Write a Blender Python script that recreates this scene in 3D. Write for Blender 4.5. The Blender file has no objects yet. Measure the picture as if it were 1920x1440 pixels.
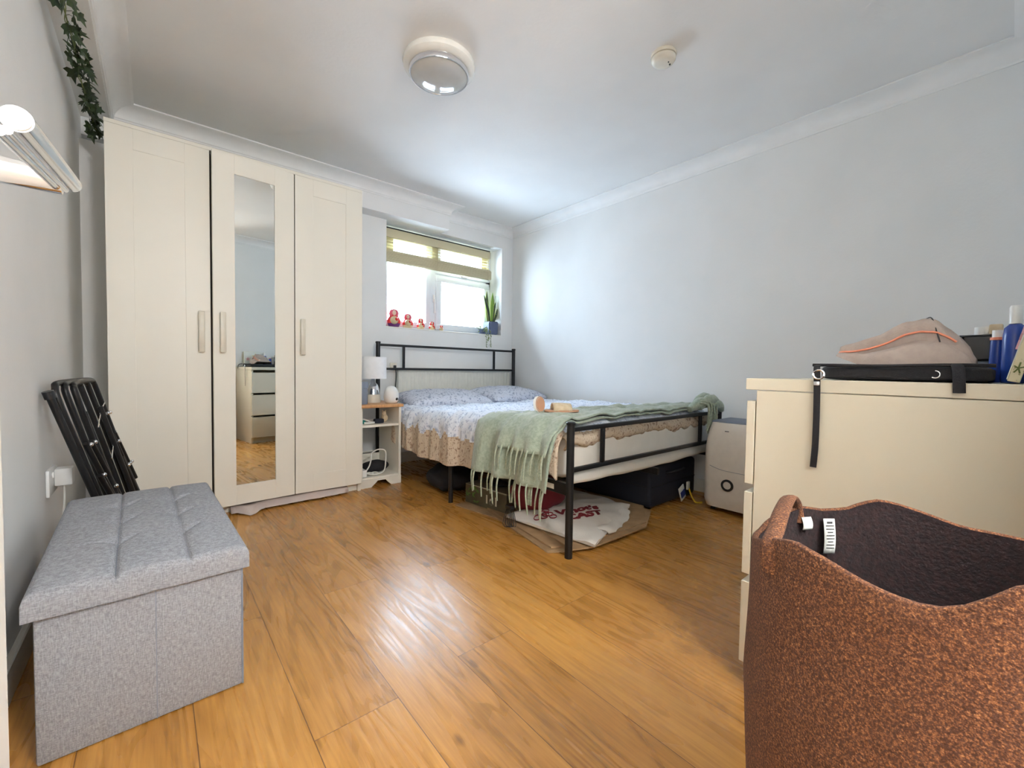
import bpy, bmesh, math, random
from mathutils import Vector, Matrix, noise
from math import sin, cos, pi, radians
R = random.Random(7)
S = bpy.context.scene
COL = S.collection

# ------------------------------------------------------------------ camera, light, exposure
CAM = Vector((0, 0, 0.7931))
F_PX, YAW, PITCH, ROLL = 792.87, 0.7017, 0.0340, 0.0147
fw = Vector((sin(YAW)*cos(PITCH), cos(YAW)*cos(PITCH), -sin(PITCH)))
r0 = Vector((cos(YAW), -sin(YAW), 0)); u0 = r0.cross(fw)
rr = cos(ROLL)*r0 + sin(ROLL)*u0; uu = cos(ROLL)*u0 - sin(ROLL)*r0
cam = bpy.data.objects.new('camera', bpy.data.cameras.new('camera')); COL.objects.link(cam)
cam.matrix_world = Matrix(((rr.x, uu.x, -fw.x, CAM.x), (rr.y, uu.y, -fw.y, CAM.y), (rr.z, uu.z, -fw.z, CAM.z), (0, 0, 0, 1)))
cam.data.sensor_fit = 'HORIZONTAL'; cam.data.sensor_width = 36.0
cam.data.lens = F_PX/1920*36.0; cam.data.clip_start = 0.02
S.camera = cam
W = bpy.data.worlds.new('sky'); S.world = W; W.use_nodes = True
bg = W.node_tree.nodes['Background']; bg.inputs[0].default_value = (0.68, 0.83, 1.0, 1); bg.inputs[1].default_value = 14.0
def area(name, loc, rot, sx, sy, power, color=(1, 1, 1), portal=False):
    l = bpy.data.lights.new(name, 'AREA'); l.shape = 'RECTANGLE'; l.size = sx; l.size_y = sy
    l.energy = power; l.color = color
    o = bpy.data.objects.new(name, l); COL.objects.link(o); o.location = loc; o.rotation_euler = rot
    if portal: l.cycles.is_portal = True
    return o
area('window_portal', (2.03, 3.56, 1.55), (radians(-90), 0, 0), 1.25, 0.92, 1, portal=True)
vs = S.view_settings
S.display_settings.display_device = 'sRGB'
vs.view_transform = 'Standard'; vs.look = 'None'; vs.exposure = 1.05; vs.gamma = 1; vs.use_curve_mapping = False
S.cycles.use_denoising = True
S.cycles.max_bounces = 14; S.cycles.diffuse_bounces = 8; S.cycles.glossy_bounces = 6; S.cycles.transparent_max_bounces = 12
S.cycles.sample_clamp_indirect = 6; S.cycles.caustics_reflective = False; S.cycles.caustics_refractive = False

# ------------------------------------------------------------------ materials
def mat(name, col, rough=0.6, metal=0.0, col2=None, scale=30, bump=0.0, bscale=None, stretch=None, spec=None, detail=3, sheen=0):
    m = bpy.data.materials.new(name); m.use_nodes = True
    nt = m.node_tree; N = nt.nodes; L = nt.links; b = N['Principled BSDF']
    b.inputs['Base Color'].default_value = (*col, 1); b.inputs['Roughness'].default_value = rough; b.inputs['Metallic'].default_value = metal
    if spec is not None: b.inputs['Specular IOR Level'].default_value = spec
    if sheen: b.inputs['Sheen Weight'].default_value = sheen
    tc = N.new('ShaderNodeTexCoord'); mp = N.new('ShaderNodeMapping'); L.new(tc.outputs['Object'], mp.inputs[0])
    if stretch: mp.inputs['Scale'].default_value = stretch
    nz = N.new('ShaderNodeTexNoise'); nz.inputs['Scale'].default_value = scale; nz.inputs['Detail'].default_value = detail
    L.new(mp.outputs[0], nz.inputs['Vector'])
    c2 = col2 if col2 else tuple(min(1, c*0.96) for c in col)
    cr = N.new('ShaderNodeValToRGB'); cr.color_ramp.elements[0].position = 0.38; cr.color_ramp.elements[1].position = 0.62
    cr.color_ramp.elements[0].color = (*c2, 1); cr.color_ramp.elements[1].color = (*col, 1)
    L.new(nz.outputs['Fac'], cr.inputs[0]); L.new(cr.outputs[0], b.inputs['Base Color'])
    if bump:
        bp = N.new('ShaderNodeBump'); bp.inputs['Strength'].default_value = bump; bp.inputs['Distance'].default_value = 0.002
        n2 = N.new('ShaderNodeTexNoise'); n2.inputs['Scale'].default_value = bscale or scale*3; n2.inputs['Detail'].default_value = 3
        L.new(mp.outputs[0], n2.inputs['Vector']); L.new(n2.outputs['Fac'], bp.inputs['Height']); L.new(bp.outputs[0], b.inputs['Normal'])
    return m
M = {}
M['wall'] = mat('white_wall_paint', (0.80, 0.80, 0.79), 0.75, scale=3, col2=(0.77, 0.775, 0.765), bump=0.25, bscale=90)
M['ceiling'] = mat('white_ceiling_paint', (0.80, 0.80, 0.79), 0.85, scale=2.5, col2=(0.77, 0.77, 0.76), bump=0.3, bscale=60)
M['cornice'] = mat('white_cornice_plaster', (0.83, 0.83, 0.82), 0.6, scale=8)
M['trim'] = mat('white_gloss_trim', (0.80, 0.79, 0.74), 0.35, scale=8)
M['upvc'] = mat('white_window_plastic', (0.80, 0.83, 0.87), 0.3, scale=8)
M['ward'] = mat('cream_foil_board', (0.80, 0.775, 0.69), 0.42, scale=4, col2=(0.785, 0.76, 0.675))
M['wardin'] = mat('dark_cabinet_inside', (0.10, 0.085, 0.07), 0.8)
M['handle'] = mat('cream_handle_plastic', (0.66, 0.62, 0.52), 0.35)
M['mirror'] = mat('mirror_silver', (0.86, 0.90, 0.88), 0.01, 1.0, col2=(0.86, 0.90, 0.88))
M['dresser'] = mat('warm_white_board', (0.66, 0.61, 0.49), 0.45, scale=5, col2=(0.645, 0.595, 0.475))
M['blackmetal'] = mat('black_powder_coat', (0.012, 0.012, 0.013), 0.38, 0.3)
M['chrome'] = mat('polished_chrome', (0.78, 0.79, 0.82), 0.09, 1.0)
M['black'] = mat('black_fabric', (0.012, 0.011, 0.014), 0.85, bump=0.5, bscale=400)
M['navy'] = mat('navy_suitcase_fabric', (0.010, 0.012, 0.024), 0.7, bump=0.5, bscale=300)
M['plastic_w'] = mat('white_plastic', (0.82, 0.82, 0.80), 0.3)
M['plastic_b'] = mat('black_plastic', (0.015, 0.015, 0.017), 0.35)
M['socket'] = mat('white_socket_plastic', (0.86, 0.86, 0.85), 0.25)
M['rubberc'] = mat('white_cable_rubber', (0.78, 0.78, 0.74), 0.5)
M['hum'] = mat('offwhite_appliance_plastic', (0.72, 0.68, 0.62), 0.4)
M['pink'] = mat('dusty_pink_canvas', (0.42, 0.345, 0.305), 0.8, scale=60, col2=(0.385, 0.315, 0.28), bump=0.4, bscale=300)
M['coral'] = mat('coral_zip_tape', (0.80, 0.28, 0.17), 0.6)
M['sage'] = mat('sage_green_wool', (0.36, 0.42, 0.33), 0.95, scale=70, col2=(0.28, 0.34, 0.26), bump=0.8, bscale=220, sheen=0.4)
M['sagedark'] = mat('sage_green_fringe_yarn', (0.40, 0.45, 0.34), 0.95, scale=90, col2=(0.30, 0.35, 0.26))
M['sheet'] = mat('cream_mattress_cover', (0.74, 0.72, 0.66), 0.85, scale=14, bump=0.4, bscale=40)
M['radiator'] = mat('cream_radiator_enamel', (0.72, 0.71, 0.64), 0.35)
M['oak'] = mat('oak_shelf_top', (0.62, 0.33, 0.14), 0.4, scale=9, col2=(0.52, 0.26, 0.10), stretch=(8, 1, 1))
M['shade'] = mat('white_lampshade_linen', (0.83, 0.84, 0.86), 0.8)
M['ceramic'] = mat('cream_ceramic', (0.78, 0.74, 0.64), 0.25)
M['greyplastic'] = mat('blue_grey_plastic', (0.20, 0.23, 0.29), 0.5)
M['bamboo'] = mat('bamboo_slats', (0.50, 0.45, 0.34), 0.7, scale=25, col2=(0.37, 0.33, 0.25), stretch=(0.2, 1, 14), detail=5)
M['bamboocream'] = mat('cream_blind_valance', (0.62, 0.58, 0.44), 0.7, scale=20, col2=(0.55, 0.51, 0.38))
M['leafd'] = mat('dark_snake_plant_leaf', (0.035, 0.07, 0.03), 0.45, scale=40, col2=(0.02, 0.04, 0.02))
M['leafy'] = mat('yellow_green_leaf_edge', (0.45, 0.55, 0.12), 0.5)
M['leafg'] = mat('bright_green_leaf', (0.18, 0.34, 0.04), 0.45)
M['ivy'] = mat('dark_ivy_leaf', (0.014, 0.028, 0.012), 0.55, scale=25, col2=(0.035, 0.06, 0.016))
M['ivystem'] = mat('green_ivy_stem', (0.16, 0.20, 0.06), 0.6)
M['card'] = mat('brown_corrugated_cardboard', (0.38, 0.24, 0.12), 0.85, scale=18, col2=(0.31, 0.19, 0.09))
M['tote'] = mat('white_cotton_tote', (0.76, 0.72, 0.66), 0.85, scale=12, col2=(0.71, 0.66, 0.60), bump=0.5, bscale=200)
M['maroon'] = mat('maroon_print_ink', (0.20, 0.012, 0.018), 0.8)
M['redbag'] = mat('dark_red_bag_fabric', (0.16, 0.008, 0.015), 0.7, scale=20)
M['boxdark'] = mat('dark_olive_printed_card', (0.07, 0.06, 0.035), 0.6, scale=12, col2=(0.10, 0.09, 0.05))
M['boxtop'] = mat('dusty_box_lid_card', (0.20, 0.18, 0.13), 0.7)
M['boxgreen'] = mat('green_foliage_print', (0.08, 0.16, 0.03), 0.6)
M['cream'] = mat('cream_print', (0.65, 0.62, 0.52), 0.6)
M['tan'] = mat('tan_leather_footbed', (0.55, 0.30, 0.18), 0.6)
M['straw'] = mat('cream_slipper_strap', (0.66, 0.55, 0.38), 0.75, scale=60, col2=(0.58, 0.46, 0.30))
M['blue'] = mat('blue_bottle_plastic', (0.02, 0.06, 0.32), 0.25)
M['teal'] = mat('teal_cloth', (0.02, 0.22, 0.20), 0.7)
M['label'] = mat('white_fabric_label', (0.72, 0.74, 0.70), 0.7)
M['ink'] = mat('dark_grey_ink', (0.05, 0.05, 0.05), 0.8)
M['yellow'] = mat('yellow_lanyard_strap', (0.65, 0.45, 0.03), 0.6)
M['pale'] = mat('pale_pink_plastic_sheet', (0.55, 0.46, 0.42), 0.45, bump=0.6, bscale=40)
M['dollred'] = mat('red_doll_lacquer', (0.70, 0.03, 0.03), 0.2)
M['dollpink'] = mat('pink_doll_scarf', (0.72, 0.10, 0.14), 0.25)
M['dollcream'] = mat('cream_doll_apron', (0.72, 0.58, 0.34), 0.25)
M['dollpurple'] = mat('purple_doll_base', (0.16, 0.03, 0.18), 0.25)
M['face'] = mat('painted_doll_face', (0.80, 0.58, 0.44), 0.3)
M['potblue'] = mat('grey_blue_plant_pot', (0.10, 0.13, 0.22), 0.5)
M['soil'] = mat('dark_potting_soil', (0.03, 0.02, 0.015), 0.9)
M['trail'] = mat('variegated_trailing_leaf', (0.28, 0.34, 0.16), 0.55)
M['chromedome'] = mat('opal_glass_diffuser', (0.50, 0.49, 0.46), 0.08, 0.0, spec=0.8)
M['shell'] = mat('pearl_white_enamel', (0.80, 0.79, 0.74), 0.16)
M['stary'] = mat('yellow_starfish_paint', (0.72, 0.55, 0.20), 0.7)
M['starp'] = mat('pink_starfish_paint', (0.70, 0.42, 0.45), 0.7)
M['bow'] = mat('blue_ribbon', (0.03, 0.05, 0.22), 0.6)

def floral(name, base, blob, blob2, scale=42):
    m = bpy.data.materials.new(name); m.use_nodes = True
    nt = m.node_tree; N = nt.nodes; L = nt.links; b = N['Principled BSDF']; b.inputs['Roughness'].default_value = 0.85
    tc = N.new('ShaderNodeTexCoord'); nz = N.new('ShaderNodeTexNoise'); nz.inputs['Scale'].default_value = 12
    L.new(tc.outputs['Object'], nz.inputs['Vector'])
    mx = N.new('ShaderNodeMix'); mx.data_type = 'VECTOR'; mx.inputs['Factor'].default_value = 0.12
    L.new(tc.outputs['Object'], mx.inputs['A']); L.new(nz.outputs['Color'], mx.inputs['B'])
    def layer(sc, lo, hi):
        v = N.new('ShaderNodeTexVoronoi'); v.inputs['Scale'].default_value = sc; L.new(mx.outputs['Result'], v.inputs['Vector'])
        c = N.new('ShaderNodeValToRGB'); c.color_ramp.elements[0].position = lo; c.color_ramp.elements[1].position = hi
        c.color_ramp.elements[0].color = (1, 1, 1, 1); c.color_ramp.elements[1].color = (0, 0, 0, 1)
        L.new(v.outputs['Distance'], c.inputs[0]); return c
    a = layer(scale, 0.20, 0.42); a2 = layer(scale*1.9, 0.16, 0.34)
    m1 = N.new('ShaderNodeMix'); m1.data_type = 'RGBA'; m1.inputs['A'].default_value = (*base, 1); m1.inputs['B'].default_value = (*blob, 1)
    L.new(a.outputs[0], m1.inputs['Factor'])
    m2 = N.new('ShaderNodeMix'); m2.data_type = 'RGBA'; m2.inputs['B'].default_value = (*blob2, 1)
    L.new(m1.outputs['Result'], m2.inputs['A']); L.new(a2.outputs[0], m2.inputs['Factor']); L.new(m2.outputs['Result'], b.inputs['Base Color'])
    return m
M['duvet'] = floral('blue_white_floral_cotton', (0.78, 0.83, 0.93), (0.40, 0.47, 0.62), (0.50, 0.56, 0.70))
M['duvetshade'] = floral('shaded_floral_cotton', (0.60, 0.50, 0.38), (0.30, 0.20, 0.14), (0.38, 0.28, 0.20), 48)  # beige version of the duvet print, shade painted into its colour
M['pillow'] = floral('blue_grey_floral_cotton', (0.62, 0.65, 0.74), (0.28, 0.32, 0.43), (0.40, 0.43, 0.52), 36)

def fabric_grey():
    m = mat('grey_linen_weave', (0.36, 0.37, 0.40), 0.95, scale=200, col2=(0.21, 0.215, 0.235), detail=2, bump=0.5, bscale=350)
    N = m.node_tree.nodes; L = m.node_tree.links
    for n in N:
        if n.type == 'TEX_NOISE' and abs(n.inputs['Scale'].default_value-200) < 1: n1 = n
        if n.type == 'VALTORGB': cr = n
    tc = [n for n in N if n.type == 'TEX_COORD'][0]
    mps = []
    for s in ((1, 1, 5), (4, 4, 0.8)):
        mp = N.new('ShaderNodeMapping'); mp.inputs['Scale'].default_value = s; L.new(tc.outputs['Object'], mp.inputs[0])
        nz = N.new('ShaderNodeTexNoise'); nz.inputs['Scale'].default_value = 110; nz.inputs['Detail'].default_value = 2; L.new(mp.outputs[0], nz.inputs['Vector']); mps.append(nz)
    ad = N.new('ShaderNodeMath'); ad.operation = 'ADD'; L.new(mps[0].outputs['Fac'], ad.inputs[0]); L.new(mps[1].outputs['Fac'], ad.inputs[1])
    hf = N.new('ShaderNodeMath'); hf.operation = 'MULTIPLY'; hf.inputs[1].default_value = 0.5; L.new(ad.outputs[0], hf.inputs[0]); L.new(hf.outputs[0], cr.inputs[0])
    return m
M['grey'] = fabric_grey()

def felt():
    m = mat('rust_brown_felt', (0.215, 0.085, 0.032), 1.0, scale=430, col2=(0.070, 0.025, 0.012), detail=3, bump=1.0, bscale=400)
    N = m.node_tree.nodes; L = m.node_tree.links; cr = [n for n in N if n.type == 'VALTORGB'][0]
    tc = [n for n in N if n.type == 'TEX_COORD'][0]
    v = N.new('ShaderNodeTexVoronoi'); v.inputs['Scale'].default_value = 780; L.new(tc.outputs['Object'], v.inputs['Vector'])
    nz = [n for n in N if n.type == 'TEX_NOISE' and abs(n.inputs['Scale'].default_value-430) < 1][0]
    ad = N.new('ShaderNodeMath'); ad.operation = 'MULTIPLY_ADD'; ad.inputs[1].default_value = -0.35
    L.new(v.outputs['Distance'], ad.inputs[0]); L.new(nz.outputs['Fac'], ad.inputs[2])
    a2 = N.new('ShaderNodeMath'); a2.operation = 'ADD'; a2.inputs[1].default_value = 0.15; L.new(ad.outputs[0], a2.inputs[0]); L.new(a2.outputs[0], cr.inputs[0])
    cr.color_ramp.elements[0].position = 0.40; cr.color_ramp.elements[1].position = 0.64
    e = cr.color_ramp.elements.new(0.75); e.color = (0.36, 0.17, 0.065, 1)
    return m
M['felt'] = felt()
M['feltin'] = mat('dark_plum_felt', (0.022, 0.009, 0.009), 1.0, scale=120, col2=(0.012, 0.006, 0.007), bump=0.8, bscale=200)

def floor_mat():
    m = bpy.data.materials.new('honey_oak_laminate'); m.use_nodes = True
    nt = m.node_tree; N = nt.nodes; L = nt.links; b = N['Principled BSDF']
    def mth(op, a, b_=None, c=None):
        n = N.new('ShaderNodeMath'); n.operation = op
        for i, v in enumerate((a, b_, c)):
            if v is None: continue
            if isinstance(v, (int, float)): n.inputs[i].default_value = v
            else: L.new(v, n.inputs[i])
        return n.outputs[0]
    tc = N.new('ShaderNodeTexCoord'); sp = N.new('ShaderNodeSeparateXYZ'); L.new(tc.outputs['Object'], sp.inputs[0])
    X, Y = sp.outputs['X'], sp.outputs['Y']
    PW, PL = 0.19, 1.22
    xs = mth('DIVIDE', mth('SUBTRACT', X, 0.06), PW); ix = mth('FLOOR', xs); fx = mth('FRACT', xs)
    par = mth('FRACT', mth('MULTIPLY', ix, 0.5))           # 0 or .5
    wn = N.new('ShaderNodeTexWhiteNoise'); wn.noise_dimensions = '1D'; L.new(ix, wn.inputs['W']); par = mth('SUBTRACT', 0.5, par)
    off = mth('ADD', mth('MULTIPLY', par, 1.12), mth('MULTIPLY', wn.outputs['Value'], 0.05))
    ys = mth('DIVIDE', mth('SUBTRACT', mth('SUBTRACT', Y, 0.92), off), PL); iy = mth('FLOOR', ys); fy = mth('FRACT', ys)
    idn = mth('ADD', mth('MULTIPLY', ix, 7.31), mth('MULTIPLY', iy, 3.77))
    w2 = N.new('ShaderNodeTexWhiteNoise'); w2.noise_dimensions = '1D'; L.new(idn, w2.inputs['W'])
    cmb = N.new('ShaderNodeCombineXYZ'); L.new(mth('ADD', X, mth('MULTIPLY', w2.outputs['Value'], 9.0)), cmb.inputs[0]); L.new(mth('ADD', Y, mth('MULTIPLY', idn, 0.73)), cmb.inputs[1])
    mp = N.new('ShaderNodeMapping'); mp.inputs['Scale'].default_value = (1, 0.13, 1); L.new(cmb.outputs[0], mp.inputs[0])
    wv = N.new('ShaderNodeTexNoise'); wv.inputs['Scale'].default_value = 9; wv.inputs['Detail'].default_value = 2; wv.inputs['Distortion'].default_value = 0.8; L.new(mp.outputs[0], wv.inputs['Vector'])
    rings = mth('FRACT', mth('MULTIPLY', wv.outputs['Fac'], 8.0))      # cathedral grain lines
    rg = mth('ABSOLUTE', mth('SUBTRACT', rings, 0.5))
    fine = N.new('ShaderNodeTexNoise'); fine.inputs['Scale'].default_value = 130; fine.inputs['Detail'].default_value = 4
    mp2 = N.new('ShaderNodeMapping'); mp2.inputs['Scale'].default_value = (1, 0.05, 1); L.new(cmb.outputs[0], mp2.inputs[0]); L.new(mp2.outputs[0], fine.inputs['Vector'])
    big = N.new('ShaderNodeTexNoise'); big.inputs['Scale'].default_value = 5; big.inputs['Detail'].default_value = 3; L.new(mp.outputs[0], big.inputs['Vector'])
    knv = N.new('ShaderNodeTexVoronoi'); knv.inputs['Scale'].default_value = 5.5; 
    mp3 = N.new('ShaderNodeMapping'); mp3.inputs['Scale'].default_value = (1.2, 0.7, 1); L.new(cmb.outputs[0], mp3.inputs[0]); L.new(mp3.outputs[0], knv.inputs['Vector'])
    knot = mth('MULTIPLY', mth('MAXIMUM', 0.0, mth('SUBTRACT', 0.10, knv.outputs['Distance'])), 4.0)
    t = mth('ADD', mth('MULTIPLY', rg, 0.20), mth('MULTIPLY', fine.outputs['Fac'], 0.50))
    t = mth('ADD', t, mth('MULTIPLY', big.outputs['Fac'], 0.42))
    t = mth('ADD', t, mth('MULTIPLY', w2.outputs['Value'], 0.10)); t = mth('SUBTRACT', t, knot)
    cr = N.new('ShaderNodeValToRGB'); e = cr.color_ramp.elements
    e[0].position = 0.33; e[0].color = (0.200, 0.088, 0.016, 1); e[1].position = 0.74; e[1].color = (0.565, 0.285, 0.066, 1)
    k = e.new(0.52); k.color = (0.415, 0.190, 0.036, 1); L.new(t, cr.inputs[0])
    ex = mth('MINIMUM', fx, mth('SUBTRACT', 1.0, fx)); ey = mth('MINIMUM', fy, mth('SUBTRACT', 1.0, fy))
    gx = mth('LESS_THAN', mth('MULTIPLY', ex, PW), 0.0010); gy = mth('LESS_THAN', mth('MULTIPLY', ey, PL), 0.0010)
    gap = mth('MAXIMUM', gx, gy)
    mx = N.new('ShaderNodeMix'); mx.data_type = 'RGBA'; L.new(gap, mx.inputs['Factor']); L.new(cr.outputs[0], mx.inputs['A']); mx.inputs['B'].default_value = (0.16, 0.07, 0.02, 1)
    L.new(mx.outputs['Result'], b.inputs['Base Color'])
    L.new(mth('ADD', 0.24, mth('MULTIPLY', rg, 0.20)), b.inputs['Roughness'])
    b.inputs['Specular IOR Level'].default_value = 0.6
    hgt = mth('SUBTRACT', mth('ADD', mth('MULTIPLY', rg, 0.5), mth('MULTIPLY', fine.outputs['Fac'], 0.5)), mth('MULTIPLY', gap, 2.0))
    bp = N.new('ShaderNodeBump'); bp.inputs['Strength'].default_value = 0.5; bp.inputs['Distance'].default_value = 0.0012; L.new(hgt, bp.inputs['Height']); L.new(bp.outputs[0], b.inputs['Normal'])
    return m
M['floor'] = floor_mat()

def glass_mat():
    m = bpy.data.materials.new('window_glass'); m.use_nodes = True
    nt = m.node_tree; N = nt.nodes; L = nt.links; N.remove(N['Principled BSDF']); out = [n for n in N if n.type == 'OUTPUT_MATERIAL'][0]
    t = N.new('ShaderNodeBsdfTransparent'); g = N.new('ShaderNodeBsdfGlossy'); g.inputs['Roughness'].default_value = 0.02
    f = N.new('ShaderNodeFresnel'); f.inputs['IOR'].default_value = 1.3; mx = N.new('ShaderNodeMixShader')
    L.new(f.outputs[0], mx.inputs[0]); L.new(t.outputs[0], mx.inputs[1]); L.new(g.outputs[0], mx.inputs[2]); L.new(mx.outputs[0], out.inputs['Surface'])
    t.inputs[0].default_value = (0.97, 0.99, 1, 1)
    return m
M['glass'] = glass_mat()
def blind_mat(nm, tf):
    m = bpy.data.materials.new(nm); m.use_nodes = True
    nt = m.node_tree; N = nt.nodes; L = nt.links; b = N['Principled BSDF']; out = [n for n in N if n.type == 'OUTPUT_MATERIAL'][0]
    b.inputs['Base Color'].default_value = (0.62, 0.56, 0.38, 1); b.inputs['Roughness'].default_value = 0.8
    tr = N.new('ShaderNodeBsdfTranslucent'); tr.inputs[0].default_value = (0.70, 0.64, 0.42, 1)
    m1 = N.new('ShaderNodeMixShader'); m1.inputs[0].default_value = tf; L.new(b.outputs[0], m1.inputs[1]); L.new(tr.outputs[0], m1.inputs[2]); L.new(m1.outputs[0], out.inputs['Surface'])
    return m
M['blind'] = blind_mat('woven_see_through_blind', 0.55); M['bamboocream'] = blind_mat('cream_blind_valance', 0.10); M['bamboo'] = blind_mat('bamboo_slats', 0.07)

# ------------------------------------------------------------------ mesh helpers (everything is modelled in world coordinates)
def box(bm, x0, x1, y0, y1, z0, z1, bev=0.0, seg=2, mtx=None):
    t = bmesh.new(); bmesh.ops.create_cube(t, size=1)
    for v in t.verts: v.co = Vector(((x0+x1)/2+v.co.x*(x1-x0), (y0+y1)/2+v.co.y*(y1-y0), (z0+z1)/2+v.co.z*(z1-z0)))
    if bev: bmesh.ops.bevel(t, geom=t.edges[:], offset=bev, segments=seg, profile=0.5, affect='EDGES')
    merge(bm, t, mtx)
def merge(bm, t, mtx=None):
    if mtx is not None: bmesh.ops.transform(t, matrix=mtx, verts=t.verts[:])
    me = bpy.data.meshes.new('tmp'); t.to_mesh(me); t.free(); bm.from_mesh(me); bpy.data.meshes.remove(me)
def grid(bm, pts, cu=False, cv=False, mi=None):
    V = [[bm.verts.new(p) for p in row] for row in pts]; nu, nv = len(V), len(V[0])
    for i in range(nu if cu else nu-1):
        for j in range(nv if cv else nv-1):
            a, b_, c, d = V[i][j], V[(i+1) % nu][j], V[(i+1) % nu][(j+1) % nv], V[i][(j+1) % nv]
            if len({a, b_, c, d}) == 4:
                f = bm.faces.new((a, b_, c, d))
                if mi: f.material_index = mi(i, j)
    return V
def tube(bm, path, r, seg=8, closed=False, flat=None):
    P = [Vector(p) for p in path]; n = len(P); rings = []; up = None
    for i, p in enumerate(P):
        if closed: t = P[(i+1) % n]-P[i-1]
        else: t = P[min(i+1, n-1)]-P[max(i-1, 0)]
        t.normalize()
        if up is None:
            up = Vector((0, 0, 1)) if abs(t.z) < 0.9 else Vector((1, 0, 0))
        a = (up-t*up.dot(t)).normalized(); up = a; b_ = t.cross(a)
        rad = r(i/(n-1)) if callable(r) else r
        ra, rb = (rad, rad) if flat is None else (rad*flat, rad)
        rings.append([p+a*cos(2*pi*k/seg)*ra+b_*sin(2*pi*k/seg)*rb for k in range(seg)])
    V = grid(bm, rings, cu=closed, cv=True)
    if not closed:
        bm.faces.new(V[0][::-1]); bm.faces.new(V[-1])
def lathe(bm, prof, c, seg=32, axis='Z', sx=1, sy=1):
    rows = []
    for r, z in prof:
        row = []
        for k in range(seg):
            a = 2*pi*k/seg; x, y = r*cos(a)*sx, r*sin(a)*sy
            v = (x, y, z) if axis == 'Z' else ((z, x, y) if axis == 'X' else (x, -z, y))
            row.append(Vector(c)+Vector(v))
        rows.append(row)
    V = grid(bm, rows, cv=True)
    if prof[0] != prof[-1]:
        if prof[0][0] > 1e-6: bm.faces.new(V[0][::-1])
        if prof[-1][0] > 1e-6: bm.faces.new(V[-1])
    bmesh.ops.remove_doubles(bm, verts=bm.verts[:], dist=1e-6)
def prism(bm, poly, vec):
    a = [bm.verts.new(Vector(p)) for p in poly]; b_ = [bm.verts.new(Vector(p)+Vector(vec)) for p in poly]
    bm.faces.new(a[::-1]); bm.faces.new(b_); n = len(a)
    for i in range(n): bm.faces.new((a[i], a[(i+1) % n], b_[(i+1) % n], b_[i]))
def smoothpath(pts, n=6):
    P = [Vector(p) for p in pts]; out = []
    for i in range(len(P)-1):
        p0 = P[max(i-1, 0)]; p1 = P[i]; p2 = P[i+1]; p3 = P[min(i+2, len(P)-1)]
        for k in range(n):
            t = k/n; out.append(0.5*((2*p1)+(p2-p0)*t+(2*p0-5*p1+4*p2-p3)*t*t+(3*p1-p0-3*p2+p3)*t**3))
    out.append(P[-1]); return out
def origin(o):
    v = Vector((0, 0, 0))
    while o is not None: v += o.location; o = o.parent
    return v
def obj(name, bm, m, parent=None, smooth=35, solid=0, subd=0, at=None, label=None):
    bmesh.ops.recalc_face_normals(bm, faces=bm.faces[:])
    base = origin(parent) if parent else Vector((0, 0, 0))
    if at is not None: at = Vector(at)
    else:
        xs = [v.co for v in bm.verts]
        lo = Vector((min(c.x for c in xs), min(c.y for c in xs), min(c.z for c in xs))); hi = Vector((max(c.x for c in xs), max(c.y for c in xs), max(c.z for c in xs)))
        at = Vector(((lo.x+hi.x)/2, (lo.y+hi.y)/2, lo.z))
    bmesh.ops.translate(bm, verts=bm.verts[:], vec=-at)
    me = bpy.data.meshes.new(name); bm.to_mesh(me); bm.free()
    for mm in (m if isinstance(m, (list, tuple)) else [m]): me.materials.append(mm)
    if smooth:
        me.polygons.foreach_set('use_smooth', [True]*len(me.polygons)); me.set_sharp_from_angle(angle=radians(smooth))
    o = bpy.data.objects.new(name, me); COL.objects.link(o); o.location = at-base
    if parent: o.parent = parent
    if solid:
        s = o.modifiers.new('thickness', 'SOLIDIFY'); s.thickness = solid; s.offset = 0
    if subd:
        s = o.modifiers.new('subdivision', 'SUBSURF'); s.levels = subd; s.render_levels = subd
    if label: o['label'] = label
    return o
def thing(name, label, cat, loc, group=None):
    o = bpy.data.objects.new(name, None); COL.objects.link(o); o.location = loc; o.empty_display_size = 0.05
    o['label'] = label; o['category'] = cat
    if group: o['group'] = group
    return o
def tag(o, label, cat, group=None):
    o['label'] = label; o['category'] = cat
    if group: o['group'] = group
    return o
def struct(name, bm, m, smooth=30, at=None):
    o = obj(name, bm, m, smooth=smooth, at=at); o['kind'] = 'structure'; return o
def B(): return bmesh.new()
def bx(*a, **k):
    bm = B(); box(bm, *a, **k); return bm
def tb(path, r, **k):
    bm = B(); tube(bm, path, r, **k); return bm
def lt(prof, c, **k):
    bm = B(); lathe(bm, prof, c, **k); return bm
def text_bm(s, size, mtx, depth=0.0006):
    cu = bpy.data.curves.new('t', 'FONT'); cu.body = s; cu.size = size; cu.extrude = depth; cu.align_x = 'CENTER'; cu.offset = size*0.05
    o = bpy.data.objects.new('t', cu); COL.objects.link(o)
    dg = bpy.context.evaluated_depsgraph_get(); me = bpy.data.meshes.new_from_object(o.evaluated_get(dg))
    bm = B(); bm.from_mesh(me); bpy.data.objects.remove(o); bpy.data.curves.remove(cu); bpy.data.meshes.remove(me)
    bmesh.ops.transform(bm, matrix=mtx, verts=bm.verts[:]); return bm

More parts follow.
